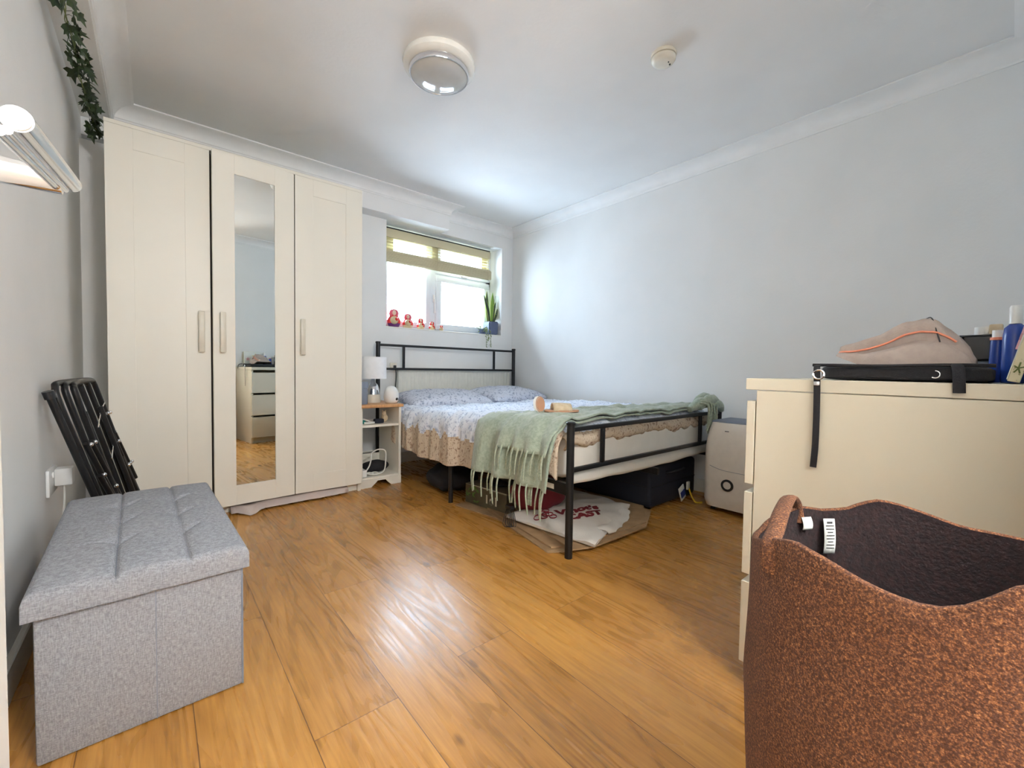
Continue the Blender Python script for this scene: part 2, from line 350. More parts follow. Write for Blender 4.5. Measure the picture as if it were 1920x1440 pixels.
# ------------------------------------------------------------------ room
XL, XR, YN, YB, H = -0.28, 2.775, -0.05, 3.30, 2.18
WX0, WX1, WZ0, WZ1 = 1.44, 2.635, 1.12, 1.985
struct('floor', bx(XL-0.3, XR+0.2, -1.7, YB+0.1, -0.1, 0.0), M['floor'], smooth=0, at=(0, 0, 0))
struct('ceiling', bx(XL-0.3, XR+0.2, -1.7, YB+0.4, H, H+0.1), M['ceiling'], smooth=0)
bm = B(); box(bm, XL-0.1, XL, YN-0.12, YB, 0, H)
struct('wall_left', bm, M['wall'], smooth=0)
struct('wall_right', bx(XR, XR+0.1, YN-0.12, YB, 0, H), M['wall'], smooth=0)
bm = B()
box(bm, XL-0.1, WX0, YB, YB+0.28, 0, H); box(bm, WX1, XR+0.1, YB, YB+0.28, 0, H)
box(bm, WX0, WX1, YB, YB+0.28, 0, WZ0); box(bm, WX0, WX1, YB, YB+0.28, WZ1, H)
struct('wall_back', bm, M['wall'], smooth=0)
bm = B()
box(bm, XL-0.1, -0.16, YN-0.12, YN, 0, H); box(bm, 0.92, XR+0.1, YN-0.12, YN, 0, H); box(bm, -0.16, 0.92, YN-0.12, YN, 2.03, H)
struct('wall_front', bm, M['wall'], smooth=0)
bm = B()   # hallway behind the doorway
box(bm, -0.5, -0.4, -1.6, YN-0.12, 0, H); box(bm, 1.2, 1.3, -1.6, YN-0.12, 0, H); box(bm, -0.5, 1.3, -1.7, -1.6, 0, H); box(bm, -0.4, -0.37, YN-0.14, YN-0.12, 0, H); box(bm, 0.92, 1.3, YN-0.14, YN-0.12, 0, H)
struct('wall_hallway', bm, M['wall'], smooth=0)
# boxed bulkheads
struct('trim_1', bx(XL, 1.945, 3.165, YB, 1.985, H), M['wall'], smooth=0)                 # over the wardrobe, ends over the window
struct('trim_2', bx(XL, -0.165, YN, 3.165, 2.075, H), M['wall'], smooth=0)                # along the left wall
struct('trim_3', bx(XL, -0.175, 3.08, YB, 0, 1.93), M['wall'], smooth=0)                  # pipe boxing in the corner behind the wardrobe
def cornice(name, p0, p1, n, m0=0, m1=0, drop=0.075, proj=0.095):
    # p0->p1 runs along the wall at ceiling height; n points into the room; m0/m1 mitre the ends
    p0, p1, n = Vector(p0), Vector(p1), Vector(n); d = (p1-p0).normalized()
    prof = [(0, 0), (0, -drop), (0.006, -drop), (0.008, -drop+0.008)]
    for k in range(9):
        a = pi/2*k/8
        prof.append((0.012+(proj-0.024)*(1-cos(a)), -drop+0.012+(drop-0.022)*sin(a)))
    prof += [(proj-0.006, -0.008), (proj, -0.007), (proj, 0)]
    bm = B()
    rows = [[p+n*o+Vector((0, 0, z-0.0005))+d*(o*mm) for o, z in prof] for p, mm in ((p0, m0), (p1, -m1))]
    V = grid(bm, rows, cv=True); bm.faces.new(V[0]); bm.faces.new(V[1][::-1])
    return struct(name, bm, M['cornice'], smooth=20)
cornice('trim_4', (-0.165, 3.165, H), (1.945, 3.165, H), (0, -1, 0), 1, -1)
cornice('trim_5', (1.945, 3.165, H), (1.945, YB, H), (1, 0, 0), -1, 1)
cornice('trim_6', (1.945, YB, H), (XR, YB, H), (0, -1, 0), 1, 1)
cornice('trim_7', (XR, YN, H), (XR, YB, H), (-1, 0, 0), 1, 1)
cornice('trim_8', (-0.165, YN, H), (-0.165, 3.165, H), (1, 0, 0), 1, 1, drop=0.09)
cornice('trim_9', (-0.165, YN, H), (XR, YN, H), (0, 1, 0), 1, 1)
def skirting(name, x0, x1, y0, y1):
    bm = B(); box(bm, x0, x1, y0, y1, 0, 0.085, 0.003, 1)
    return struct(name, bm, M['trim'])
skirting('baseboard_left', XL, XL+0.016, YN, 3.08)
skirting('baseboard_right', XR-0.016, XR, YN, YB)
skirting('baseboard_back', -0.175, XR-0.016, YB-0.016, YB)
skirting('baseboard_front', 0.92, XR-0.016, YN, YN+0.016)
# doorway frame and the open door the photo is taken beside
bm = B(); box(bm, -0.16, -0.137, YN-0.12, YN+0.01, 0, 2.03); box(bm, 0.90, 0.92, YN-0.12, YN+0.01, 0, 2.03); box(bm, -0.16, 0.92, YN-0.12, YN+0.01, 2.01, 2.03)
struct('trim_10', bm, M['trim'], smooth=0)
dr = bpy.data.objects.new('door_1', None); COL.objects.link(dr); dr.location = (-0.118, 0.0, 0); dr['kind'] = 'structure'
bm = B(); box(bm, -0.138, -0.1005, -0.165, 0.555, 0.008, 1.99, 0.002, 1)
for z0, z1 in ((0.15, 0.80), (0.98, 1.85)): box(bm, -0.1010, -0.0995, -0.05, 0.44, z0, z1, 0.001, 1)
obj('door_panel', bm, M['trim'], dr)
bm = B(); lathe(bm, [(0, 0), (0.026, 0), (0.026, 0.006), (0.022, 0.009), (0.0085, 0.010), (0.0085, 0.050), (0.0, 0.050)], (-0.0985, 0.437, 0.9205), seg=24, axis='X')
ha = Vector((-0.045, 0.450, 0.9242)); hb = Vector((-0.045, 0.285, 0.8995)); hd = (hb-ha).normalized()
tube(bm, [ha+(hb-ha)*t for t in (0, 0.5, 1)], 0.0054, seg=28)
for q, rq in ((Vector((-0.0035, 0, -0.0050)), 0.0020), (Vector((-0.0062, 0, -0.0058)), 0.0026)): tube(bm, [ha+q, hb+q-hd*0.004], rq, seg=12)
obj('door_handle', bm, M['chrome'], dr, smooth=50, label='polished chrome lever handle')
bm = B(); tube(bm, [hb+hd*-0.0005, hb+hd*0.0006], 0.0046, seg=28); obj('handle_end_cap', bm, M['handle'], dr)

# ------------------------------------------------------------------ window
wn = bpy.data.objects.new('window_1', None); COL.objects.link(wn); wn.location = (2.03, 3.50, WZ0); wn['kind'] = 'structure'
bm = B(); Y0, Y1 = 3.49, 3.55
MX0, MX1 = 1.915, 2.035
for a in ((WX0, WX1, Y0, Y1, WZ0, WZ0+0.07), (WX0, WX1, Y0, Y1, WZ1-0.06, WZ1), (WX0, WX0+0.055, Y0, Y1, WZ0, WZ1), (WX1-0.055, WX1, Y0, Y1, WZ0, WZ1), (MX0+0.02, MX1-0.02, Y0, Y1, WZ0, WZ1), (MX1-0.02, WX1, Y0, Y1, 1.625, 1.685)):
    box(bm, *a, 0.004, 1)
obj('window_frame', bm, M['upvc'], wn)
def sash(x0, x1, z0, z1, w, yy):
    bm = B()
    for a in ((x0, x1, z0, z0+w), (x0, x1, z1-w, z1), (x0, x0+w, z0+w, z1-w), (x1-w, x1, z0+w, z1-w)): box(bm, a[0], a[1], yy, yy+0.04, a[2], a[3], 0.005, 2)
    s = obj('sash', bm, M['upvc'], wn)
    obj('pane', bx(x0+w-0.004, x1-w+0.004, yy+0.018, yy+0.022, z0+w-0.004, z1-w+0.004), M['glass'], s, smooth=0); return s
s1 = sash(1.475, 1.945, 1.155, 1.95, 0.05, 3.470)
s2 = sash(2.000, 2.610, 1.155, 1.655, 0.055, 3.470)
s3 = sash(2.000, 2.610, 1.670, 1.95, 0.045, 3.470)
bm = B(); box(bm, 1.962, 1.978, 3.455, 3.472, 1.40, 1.47, 0.003); box(bm, 1.964, 1.976, 3.440, 3.456, 1.30, 1.43, 0.003)
obj('latch', bm, M['plastic_w'], wn)
bm = B(); box(bm, 2.27, 2.33, 3.445, 3.472, 1.672, 1.69, 0.003); tube(bm, [(2.29, 3.455, 1.685), (2.36, 3.44, 1.70), (2.45, 3.44, 1.705)], 0.005)
obj('casement_stay', bm, M['plastic_w'], wn)
struct('trim_11', bx(WX0+0.001, WX1-0.001, 3.296, 3.49, WZ0, WZ0+0.012, 0.003), M['trim'])     # window board
struct('trim_12', bx(1.9, 2.65, 3.58, 3.70, WZ0-0.08, WZ0+0.01), M['upvc'], smooth=0)         # outer sill

# bamboo roman blind
bl = thing('roman_blind', 'cream bamboo roman blind pulled half up inside the window recess', 'blind', (2.0, 3.40, 1.94))
bx0, bx1 = 1.462, 2.545
obj('valance', bx(bx0, bx1, 3.372, 3.392, 1.878, 1.948, 0.002, 1), M['bamboocream'], bl)
obj('head_rail', bx(bx0, bx1, 3.376, 3.412, 1.948, 1.960, 0.001, 1), M['plastic_b'], bl)
bm = B()
for i in range(16):
    z = 1.876-i*0.0078
    if i in (3, 6, 7, 9, 10): continue
    box(bm, bx0, bx1, 3.390, 3.3918, z-0.0036, z+0.0018)
for cx in (bx0+0.05, 1.94, 2.485): box(bm, cx-0.03, cx+0.03, 3.3925, 3.394, 1.75, 1.88)
obj('slat_sheet', bm, M['blind'], bl, smooth=0)
bm = B()
for i in range(5):
    y = 3.352+i*0.009
    box(bm, bx0, bx1, y, y+0.005, 1.675+0.006*(i % 2), 1.755+0.008*i % 0.02, 0.0015, 1)
for k in range(7): tube(bm, [(bx0, 3.3505, 1.684+k*0.0105), (bx1, 3.3505, 1.684+k*0.0105)], 0.0028, seg=6)
obj('gathered_slats', bm, M['bamboo'], bl)
for cx in (1.94, 2.50): obj('pull_cord', tb([(cx, 3.345, 1.90), (cx, 3.344, 1.66)], 0.0022, seg=6), M['bamboocream'], bl)

# ------------------------------------------------------------------ nesting dolls on the sill
def doll(x, y, h, label, sister=None):
    z0 = WZ0+0.012
    prof = [(0.0, 0), (0.22, 0), (0.28, 0.05), (0.345, 0.20), (0.36, 0.38), (0.29, 0.52), (0.235, 0.60), (0.255, 0.70), (0.255, 0.80), (0.21, 0.92), (0.12, 0.985), (0.0, 1.0)]
    t = thing('nesting_doll', label, 'doll', (x, y, z0), 'red nesting dolls lined up on the window sill')
    def part(nm, z_lo, z_hi, m, grow=1.0):
        pr = []
        zz = [z_lo+(z_hi-z_lo)*k/14 for k in range(15)]
        for z in zz:
            for (ra, za), (rb, zb) in zip(prof, prof[1:]):
                if za <= z <= zb and zb > za:
                    s = (z-za)/(zb-za); s2 = s*s*(3-2*s); pr.append(((ra+(rb-ra)*s)*grow*h, z*h)); break
        if z_lo <= 0: pr = [(0, 0)]+pr
        if z_hi >= 1: pr[-1] = (0, h)
        obj(nm, lt(pr, (x, y, z0), seg=24), m, t, smooth=60)
    part('base', 0, 0.20, M['dollpurple'] if h > 0.13 else M['dollcream']); part('body', 0.20, 0.60, M['dollred'] if h > 0.06 else M['dollcream']); part('head_scarf', 0.60, 1.0, M['dollpink'] if h > 0.11 else M['dollred'])
    d = Vector((-x*0.45, -y, 0)).normalized(); s = Vector((d.y, -d.x, 0))
    def spot(nm, zc, rad, off, m, sx=1.0, push=0.0):
        c = Vector((x, y, z0+zc*h))+s*off*h; bm = B(); bmesh.ops.create_uvsphere(bm, u_segments=12, v_segments=8, radius=1)
        bmesh.ops.transform(bm, matrix=Matrix.Translation(c+d*((0.29 if zc < .5 else 0.20)+push)*h)@Matrix.Diagonal((rad*h*sx, rad*h*sx, rad*h, 1)), verts=bm.verts[:])
        obj(nm, bm, m, t, smooth=60)
    spot('face', 0.76, 0.15, 0.03, M['face'], 0.7); spot('apron', 0.36, 0.22, 0.05, M['dollcream'], 1.0); spot('painted_rose', 0.40, 0.095, -0.03, M['dollred'], 1.0, 0.155) 
    return t
for x, y, h, l in ((1.53, 3.35, 0.152, 'tallest red and cream nesting doll at the left end of the sill'),
                   (1.655, 3.35, 0.126, 'second tallest red nesting doll, next to the tallest on the sill'),
                   (1.778, 3.35, 0.097, 'middle-sized red nesting doll, third in the row on the sill'),
                   (1.888, 3.35, 0.077, 'small red nesting doll between the middle-sized and the tiniest'),
                   (1.985, 3.35, 0.052, 'tiniest nesting doll at the right end of the row')): doll(x, y, h, l)

# snake plant
px, py, pz = 2.555, 3.368, WZ0+0.012
sp = thing('snake_plant', 'snake plant with tall yellow-edged leaves in a square blue-grey pot on the sill', 'plant', (px, py, pz))
bm = B(); t = bmesh.new(); bmesh.ops.create_cube(t, size=1)
for v in t.verts:
    k = 0.118 if v.co.z > 0 else 0.104; v.co = Vector((px+v.co.x*k, py+v.co.y*k, pz+(v.co.z+0.5)*0.128))
bmesh.ops.bevel(t, geom=t.edges[:], offset=0.008, segments=2, affect='EDGES'); merge(bm, t)
obj('pot', bm, M['potblue'], sp)
obj('soil', bx(px-0.05, px+0.05, py-0.05, py+0.05, pz+0.118, pz+0.132, 0.002), M['soil'], sp)
def blade(base, tip, w, bend, m, name='leaf'):
    base, tip = Vector(base), Vector(tip); ax = tip-base; side = Vector((0.86, -0.5, 0))
    def strip(wf, dy):
        rows = []
        for k in range(11):
            t = k/10; ww = w*(0.55+0.9*t if t < 0.5 else 1.0)*(1-max(0, (t-0.5)*2)**2)*wf+0.0006
            c = base+ax*t+Vector((bend*sin(pi*t), dy, 0)); tw = side
            rows.append([c-tw*ww/2, c+Vector((0, 0.003, 0)), c+tw*ww/2])
        return rows
    bm = B(); grid(bm, strip(1.0, 0)); lf = obj(name, bm, M['leafy'], sp, smooth=60, solid=0.002)
    bm = B(); grid(bm, strip(0.72, -0.003)); obj('leaf_centre', bm, m, lf, smooth=60, solid=0.0015)
zb = pz+0.125; LS = 1.18
for b_, t_, w, bd, m in (((-.012, 0), (-.075, 0.0, .225), .034, .012, 'leafd'), ((-.02, .012), (-.030, .02, .265), .036, -.006, 'leafd'), ((.004, -.01), (.012, -.01, .250), .036, 0, 'leafg'),
                         ((.022, .01), (.036, .02, .235), .034, .010, 'leafd'), ((.02, -.01), (.046, -.01, .175), .036, -.012, 'leafd'), ((.026, -.012), (.058, -.02, .120), .030, .006, 'leafd')):
    blade((px+b_[0], py+b_[1], zb), (px+t_[0]*LS, py+t_[1], zb+t_[2]*LS), w, bd, M[m])
tr_ = thing('trailing_plant', 'small variegated trailing plant spilling over the sill beside the blue-grey pot', 'plant', (2.43, 3.325, pz))
obj('pot', lt([(0, 0), (0.028, 0), (0.034, 0.045), (0.031, 0.045), (0.028, 0.006), (0, 0.006)], (2.43, 3.335, pz), seg=20), M['potblue'], tr_)
def leafquad(bm, c, d, w, l, n=None):
    c, d = Vector(c), Vector(d).normalized(); n = Vector(n) if n else Vector((R.uniform(-1, 1), R.uniform(-1, 1), R.uniform(-1, 1))); s = d.cross(n).normalized()
    u = s.cross(d)*w*0.15
    vs_ = [c, c+d*l*0.4+s*w/2, c+d*l, c+d*l*0.4-s*w/2]; mid = c+d*l*0.4+u
    V = [bm.verts.new(v) for v in vs_]; m_ = bm.verts.new(mid)
    for i in range(4): bm.faces.new((V[i], V[(i+1) % 4], m_))
bm = B(); st = B()
for i in range(90):
    a = R.uniform(0, 2*pi); r = R.uniform(0.01, 0.05); leafquad(bm, (2.43+r*cos(a), 3.33+r*sin(a)*0.8, pz+0.015+R.uniform(0, 0.055)), (cos(a), sin(a)*.6-.3, R.uniform(-.2, .9)), 0.014, 0.02)
for x_, dz in ((2.435, -0.125), (2.49, -0.115), (2.46, -0.06)):
    path = smoothpath([(2.43+(x_-2.43)*.3, 3.32, pz+0.05), (x_-.01, 3.285, pz+0.04), (x_, 3.275, pz-0.02), (x_+0.004, 3.278, pz+dz)], 6); tube(st, path, 0.0014, seg=5)
    for p in path[5:]:
        for _ in range(2): leafquad(bm, p, (R.uniform(-1, 1), R.uniform(-1, .2), R.uniform(-.8, .2)), 0.011, 0.015)
obj('foliage', bm, M['trail'], tr_); obj('stem', st, M['ivystem'], tr_)
pl_ = thing('hanging_loop_ornament', 'white teardrop ornament hanging on the right side of the window recess', 'ornament', (2.612, 3.40, 1.31))
obj('drop', lt([(0, 0), (0.022, 0.02), (0.03, 0.06), (0.022, 0.12), (0.006, 0.19), (0, 0.2)], (2.612, 3.38, 1.28), seg=20, sx=0.45), M['plastic_w'], pl_)
obj('cord', tb(smoothpath([(2.612, 3.36, 1.40), (2.625, 3.38, 1.53), (2.612, 3.40, 1.40)], 6), 0.0015, seg=5), M['greyplastic'], pl_)

# ------------------------------------------------------------------ radiator and socket behind the bed
ra = thing('radiator', 'cream ribbed panel radiator on the wall behind the headboard', 'radiator', (2.1, 3.26, 0.2))
bm = B(); rows = []
rx0, rx1 = 1.52, 2.70; n = 33*4
for i in range(n+1):
    x = rx0+(rx1-rx0)*i/n; ph = (i % 4); d = 0.008 if ph in (1, 2) else 0.0
    rows.append([(x, 3.238-0+d, 0.24), (x, 3.236+d, 0.30), (x, 3.236+d, 0.74), (x, 3.240+d*0.3, 0.765)])
grid(bm, rows); box(bm, rx0, rx1, 3.247, 3.275, 0.24, 0.76, 0.002, 1)
obj('panel', bm, M['radiator'], ra, smooth=60)
obj('top_grille', bx(rx0-0.003, rx1+0.003, 3.234, 3.285, 0.765, 0.795, 0.005), M['radiator'], ra)
for x in (rx0+0.08, rx1-0.08): obj('bracket', bx(x, x+0.03, 3.275, 3.2985, 0.3, 0.7), M['radiator'], ra)
obj('pipe', tb(smoothpath([(rx0+0.03, 3.26, 0.25), (rx0+0.03, 3.26, 0.14), (rx0-0.1, 3.262, 0.13), (-0.12, 3.262, 0.13)], 5), 0.0085), M['radiator'], ra)
so = thing('wall_socket', 'small cream wall socket with a cable, above the lamp behind the headboard', 'socket', (1.50, 3.30, 0.80))
obj('plate', bx(1.472, 1.532, 3.288, 3.299, 0.775, 0.835, 0.003), M['ceramic'], so)
obj('plug', bx(1.498, 1.518, 3.270, 3.289, 0.79, 0.815, 0.003), M['plastic_b'], so)
obj('cable', tb(smoothpath([(1.508, 3.272, 0.79), (1.512, 3.265, 0.72), (1.505, 3.28, 0.5), (1.50, 3.285, 0.2)], 5), 0.003, seg=6), M['plastic_b'], so)

# ------------------------------------------------------------------ wardrobe
wx, wy, WW, WH = -0.165, 2.68, 1.17, 1.90
wa = thing('wardrobe', 'tall cream three-door wardrobe with a mirror on its middle door', 'wardrobe', (wx+WW/2, wy+0.23, 0))
bm = B()
for a in ((wx, wx+0.018, wy+0.005, wy+0.46, 0, WH-0.02), (wx+WW-0.018, wx+WW, wy+0.005, wy+0.46, 0, WH-0.02), (wx+0.018, wx+WW-0.018, wy+0.45, wy+0.46, 0.05, WH-0.02)): box(bm, *a, 0.001, 1)
box(bm, wx, wx+WW, wy-0.012, wy+0.46, WH-0.018, WH, 0.0015, 1)
obj('carcass', bm, M['ward'], wa)
bm = B()
for a in ((wx+0.381, wx+0.399, wy+0.022, wy+0.448, 0.07, WH-0.022), (wx+0.771, wx+0.789, wy+0.022, wy+0.448, 0.07, WH-0.022), (wx+0.019, wx+WW-0.019, wy+0.022, wy+0.448, 0.052, 0.07)): box(bm, *a)
obj('inner_partition', bm, M['wardin'], wa, smooth=0)
obj('plinth', bx(wx+0.018, wx+WW-0.018, wy+0.03, wy+0.045, 0.0, 0.048, 0.001, 1), M['ward'], wa)
for x in (wx+0.0005, wx+WW-0.0185): obj('foot', bx(x, x+0.018, wy-0.0, wy+0.006, 0.0, 0.052, 0.001, 1), M['ward'], wa)
DZ0, DZ1 = 0.052, 1.879
def door(x0, x1, hx, mirror=False, swing=None):
    yf = wy-0.018
    bm = B()
    lx, rx_ = x0+0.096, x1-0.100; tz, bz = DZ1-0.095, DZ0+0.105
    if mirror:
        for a in ((x0, lx, DZ0, DZ1), (rx_, x1, DZ0, DZ1), (lx, rx_, DZ0, bz), (lx, rx_, tz, DZ1)): box(bm, a[0], a[1], yf, yf+0.018, a[2], a[3], 0.0009, 1)
        box(bm, lx-0.003, rx_+0.003, yf+0.010, yf+0.0178, bz-0.003, tz+0.003)
    else:
        for a in ((x0, lx, DZ0, DZ1), (rx_, x1, DZ0, DZ1), (lx, rx_, DZ0, bz), (lx, rx_, tz, DZ1)): box(bm, a[0], a[1], yf, yf+0.018, a[2], a[3], 0.0009, 1)
        box(bm, lx-0.003, rx_+0.003, yf+0.0035, yf+0.0175, bz-0.003, tz+0.003)
    hinge = (x1 if swing else x0, yf+0.018, DZ0)
    d = obj('door', bm, M['ward'], wa, at=hinge)
    if mirror: obj('mirror_glass', bx(lx, rx_, yf+0.004, yf+0.0095, bz, tz), M['mirror'], d, smooth=0, label='tall narrow mirror glass')
    bm = B(); box(bm, hx-0.0125, hx+0.0125, yf-0.030, yf-0.018, 0.86, 1.065, 0.003)
    for z in (0.885, 1.04): box(bm, hx-0.006, hx+0.006, yf-0.020, yf+0.001, z-0.008, z+0.008)
    obj('handle', bm, M['handle'], d)
    if swing: d.rotation_euler = (0, 0, swing)
door(wx+0.002, wx+0.387, wx+0.348)
door(wx+0.392, wx+0.777, wx+0.430, True, 0.085)
door(wx+0.783, wx+1.168, wx+0.819)
# flat sheet poking out under the wardrobe
bm = B(); pts = []
for i in range(25):
    x = 0.30+0.62*i/24; z1 = 0.047-0.012*noise.noise(Vector((x*9, 0, 0)))
    yb = 2.655-0.03*(1-i/24)+0.01*noise.noise(Vector((x*14, 3, 0)))
    tip = max(0, 1-abs(x-0.385)/0.055)
    pts.append([(x, 2.70, z1), (x, 2.668-tip*0.05, z1-0.008), (x, yb-tip*0.07, 0.012-0.008*tip), (x, 2.70, 0.004)])
grid(bm, pts); tag(obj('plastic_sheet', bm, M['pale'], smooth=50, solid=0.002), 'pale crumpled plastic sheet poking out under the wardrobe doors', 'plastic sheet')

# ------------------------------------------------------------------ ceiling light, smoke alarm
cx, cy = 1.005, 1.735
cl = thing('ceiling_light', 'round white flush ceiling light with a chrome ring', 'ceiling light', (cx, cy, H))
obj('base', lt([(0, 0), (0.160, 0), (0.163, -0.008), (0.160, -0.022), (0.145, -0.035), (0.125, -0.038), (0, -0.038)], (cx, cy, H), seg=48), M['shell'], cl)
obj('ring', lt([(0.118, -0.034), (0.134, -0.036), (0.1345, -0.052), (0.131, -0.060), (0.127, -0.060), (0.123, -0.050), (0.118, -0.048), (0.118, -0.034)], (cx, cy, H), seg=48), M['chrome'], cl, smooth=60)
obj('diffuser', lt([(0.126, -0.058), (0.110, -0.066), (0.085, -0.073), (0.05, -0.078), (0.0, -0.080)], (cx, cy, H), seg=48), M['chromedome'], cl, smooth=80)
sm = thing('smoke_alarm', 'small round white smoke alarm on the ceiling', 'smoke alarm', (1.715, 1.035, H))
obj('base', lt([(0, 0), (0.053, 0), (0.055, -0.006), (0.053, -0.014), (0, -0.014)], (1.715, 1.035, H), seg=36), M['ceramic'], sm)
obj('cover', lt([(0.046, -0.015), (0.051, -0.018), (0.051, -0.026), (0.044, -0.036), (0.03, -0.040), (0, -0.041)], (1.715, 1.035, H), seg=36), M['ceramic'], sm, smooth=50)
for dx, dy, r in ((0.022, -0.018, 0.0035), (0.004, -0.022, 0.0025)): obj('indicator', lt([(0, -0.044), (r, -0.044), (r, -0.036), (0, -0.036)], (1.715+dx, 1.035+dy, H), seg=10), M['plastic_b'], sm)
hl = thing('hallway_fill_lamp', 'unseen round globe lamp added in the hallway to fill the room with light', 'fill lamp', (0.50, -0.85, H))  # added light source out of view, fills the room from behind the camera
gm = bpy.data.materials.new('fill_globe_glow'); gm.use_nodes = True
gb_ = gm.node_tree.nodes['Principled BSDF']; gb_.inputs['Base Color'].default_value = (0.8, 0.8, 0.8, 1); gb_.inputs['Emission Color'].default_value = (0.97, 0.97, 0.97, 1); gb_.inputs['Emission Strength'].default_value = 62.0
bm = B(); bmesh.ops.create_uvsphere(bm, u_segments=24, v_segments=14, radius=0.15); bmesh.ops.translate(bm, verts=bm.verts[:], vec=(0.50, -0.85, 1.72)); obj('fill_globe', bm, gm, hl)
obj('cord', tb([(0.50, -0.85, 1.87), (0.50, -0.85, H)], 0.004), M['plastic_w'], hl)

# ------------------------------------------------------------------ ottoman
ot = thing('storage_ottoman', 'grey fabric storage ottoman with a button-tufted lid, against the left wall', 'ottoman', (-0.022, 1.58, 0))
ox0, ox1, oy0, oy1 = -0.198, 0.150, 1.205, 1.955
bm = B(); box(bm, ox0+0.002, ox1, oy0, oy1-0.004, 0.002, 0.312, 0.006, 2)
obj('box', bm, M['grey'], ot)
xm = (ox0+ox1)/2+0.01
obj('seam', bx(xm-0.0008, xm+0.0008, oy0-0.0012, oy0+0.001, 0.004, 0.300), M['greyplastic'], ot)
obj('seam', bx(ox1-0.003, ox1+0.0008, oy0-0.0010, oy0+0.003, 0.004, 0.305), M['greyplastic'], ot)
bm = B(); nx, ny = 150, 240; lx0, lx1, ly0, ly1 = ox0-0.012, ox1+0.012, oy0-0.015, oy1+0.003
tx = [lx0+(lx1-lx0)*f for f in (0.355, 0.69)]; ty = [ly0+(ly1-ly0)*f for f in (0.29, 0.51, 0.73)]
def lidz(x, y):
    ex = min(x-lx0, lx1-x); ey = min(y-ly0, ly1-y); e = min(ex, ey); z = 0.352
    z += 0.014*(1-math.exp(-ex/0.05))*(1-math.exp(-ey/0.06))
    rr_ = 0.018
    if e < rr_: z -= rr_-math.sqrt(max(0, rr_*rr_-(rr_-e)**2))
    for a in tx: z -= 0.006*math.exp(-((x-a)/0.0035)**2)+0.004*math.exp(-((x-a)/0.012)**2)*min(1, ey/0.03)
    for b_ in ty:
        z -= 0.0022*math.exp(-((y-b_)/0.006)**2)*min(1, ex/0.03)
        for a in tx:
            d2 = ((x-a)/0.020)**2+((y-b_)/0.024)**2; z -= 0.017*math.exp(-d2)
            z -= 0.014*math.exp(-((y-b_-0.4*(x-a))/0.006)**2)*math.exp(-((x-a-0.018)/0.020)**2)
    return z
rows = []
for i in range(nx+1):
    x = lx0+(lx1-lx0)*i/nx; rows.append([(x, ly0+(ly1-ly0)*j/ny, lidz(x, ly0+(ly1-ly0)*j/ny)) for j in range(ny+1)])
V = grid(bm, rows)
ring = [V[i][0] for i in range(nx+1)]+[V[nx][j] for j in range(1, ny+1)]+[V[i][ny] for i in range(nx-1, -1, -1)]+[V[0][j] for j in range(ny-1, 0, -1)]
low = [bm.verts.new((v.co.x, v.co.y, 0.300+0.002*noise.noise(v.co*20))) for v in ring]
for i in range(len(ring)): j = (i+1) % len(ring); bm.faces.new((ring[i], ring[j], low[j], low[i]))
bm.faces.new(low)
obj('lid', bm, M['grey'], ot, smooth=60)
for a in tx: obj('lid_seam', tb([(a, ly0+0.006+(ly1-ly0-0.012)*k/60, lidz(a, ly0+0.006+(ly1-ly0-0.012)*k/60)+0.0002) for k in range(61)], 0.0009, seg=5), M['greyplastic'], ot)
for a in tx:
    for b_ in ty: obj('button', lt([(0, -0.002), (0.006, -0.002), (0.005, 0.001), (0, 0.002)], (a, b_, lidz(a, b_)+0.001), seg=12), M['grey'], ot)

ot.rotation_euler = (0, 0, radians(1.6))

# ------------------------------------------------------------------ double socket with plug on the left wall
ws = thing('wall_socket', 'white wall socket with a plugged-in adapter above the grey ottoman', 'socket', (XL, 2.10, 0.40))
sx_ = XL
obj('plate', bx(sx_+0.0005, sx_+0.010, 2.045, 2.19, 0.345, 0.435, 0.003), M['socket'], ws)
obj('switch', bx(sx_+0.009, sx_+0.013, 2.10, 2.115, 0.40, 0.42, 0.001), M['socket'], ws)
obj('adapter', bx(sx_+0.010, sx_+0.055, 2.125, 2.18, 0.365, 0.425, 0.005), M['plastic_w'], ws)
obj('cable', tb(smoothpath([(sx_+0.03, 2.155, 0.367), (sx_+0.03, 2.155, 0.30), (sx_+0.02, 2.16, 0.15), (sx_+0.03, 2.2, 0.01)], 5), 0.003, seg=6), M['rubberc'], ws)

# ------------------------------------------------------------------ folded airer
ai = thing('folding_airer', 'black metal folding airer, folded and leaning on the left wall by the wardrobe', 'airer', (-0.10, 2.25, 0))
def L_(y, z):                      # leaning plane: further from the wall lower down
    t = (0.72-z)/0.72; top = -0.252+0.11*(y-2.0); return Vector((top+0.165*t, y, z))
def bar_(name, p, r=0.0105): return obj(name, tb(p, r, seg=10), M['blackmetal'], ai, smooth=60)
for k, (ya, yb, zt) in enumerate(((2.00, 2.50, 0.725), (2.055, 2.44, 0.722), (2.11, 2.38, 0.718))):
    rc = 0.035-0.006*k
    pts = [L_(ya+0.13, 0.0), L_(ya+0.09, 0.20), L_(ya+0.03, 0.50), L_(ya, zt-rc*1.6), L_(ya+rc*0.4, zt-rc*0.35), L_(ya+rc*1.5, zt), L_((ya+yb)/2, zt+0.003), L_(yb-rc*1.5, zt), L_(yb-rc*0.4, zt-rc*0.35), L_(yb, zt-rc*1.6), L_(yb+0.03, 0.50), L_(yb+0.06, 0.20), L_(yb+0.08, 0.0)]
    bar_('loop_bar', smoothpath([p+Vector(((0.010-0.019*(p.y-ya)/(yb-ya) if 0 <= p.y-ya <= yb-ya else (0.010 if p.y < yb and p.z > 0 and p.y < 2.3 else -0.009))*k, 0, 0)) for p in pts], 5), 0.0095)
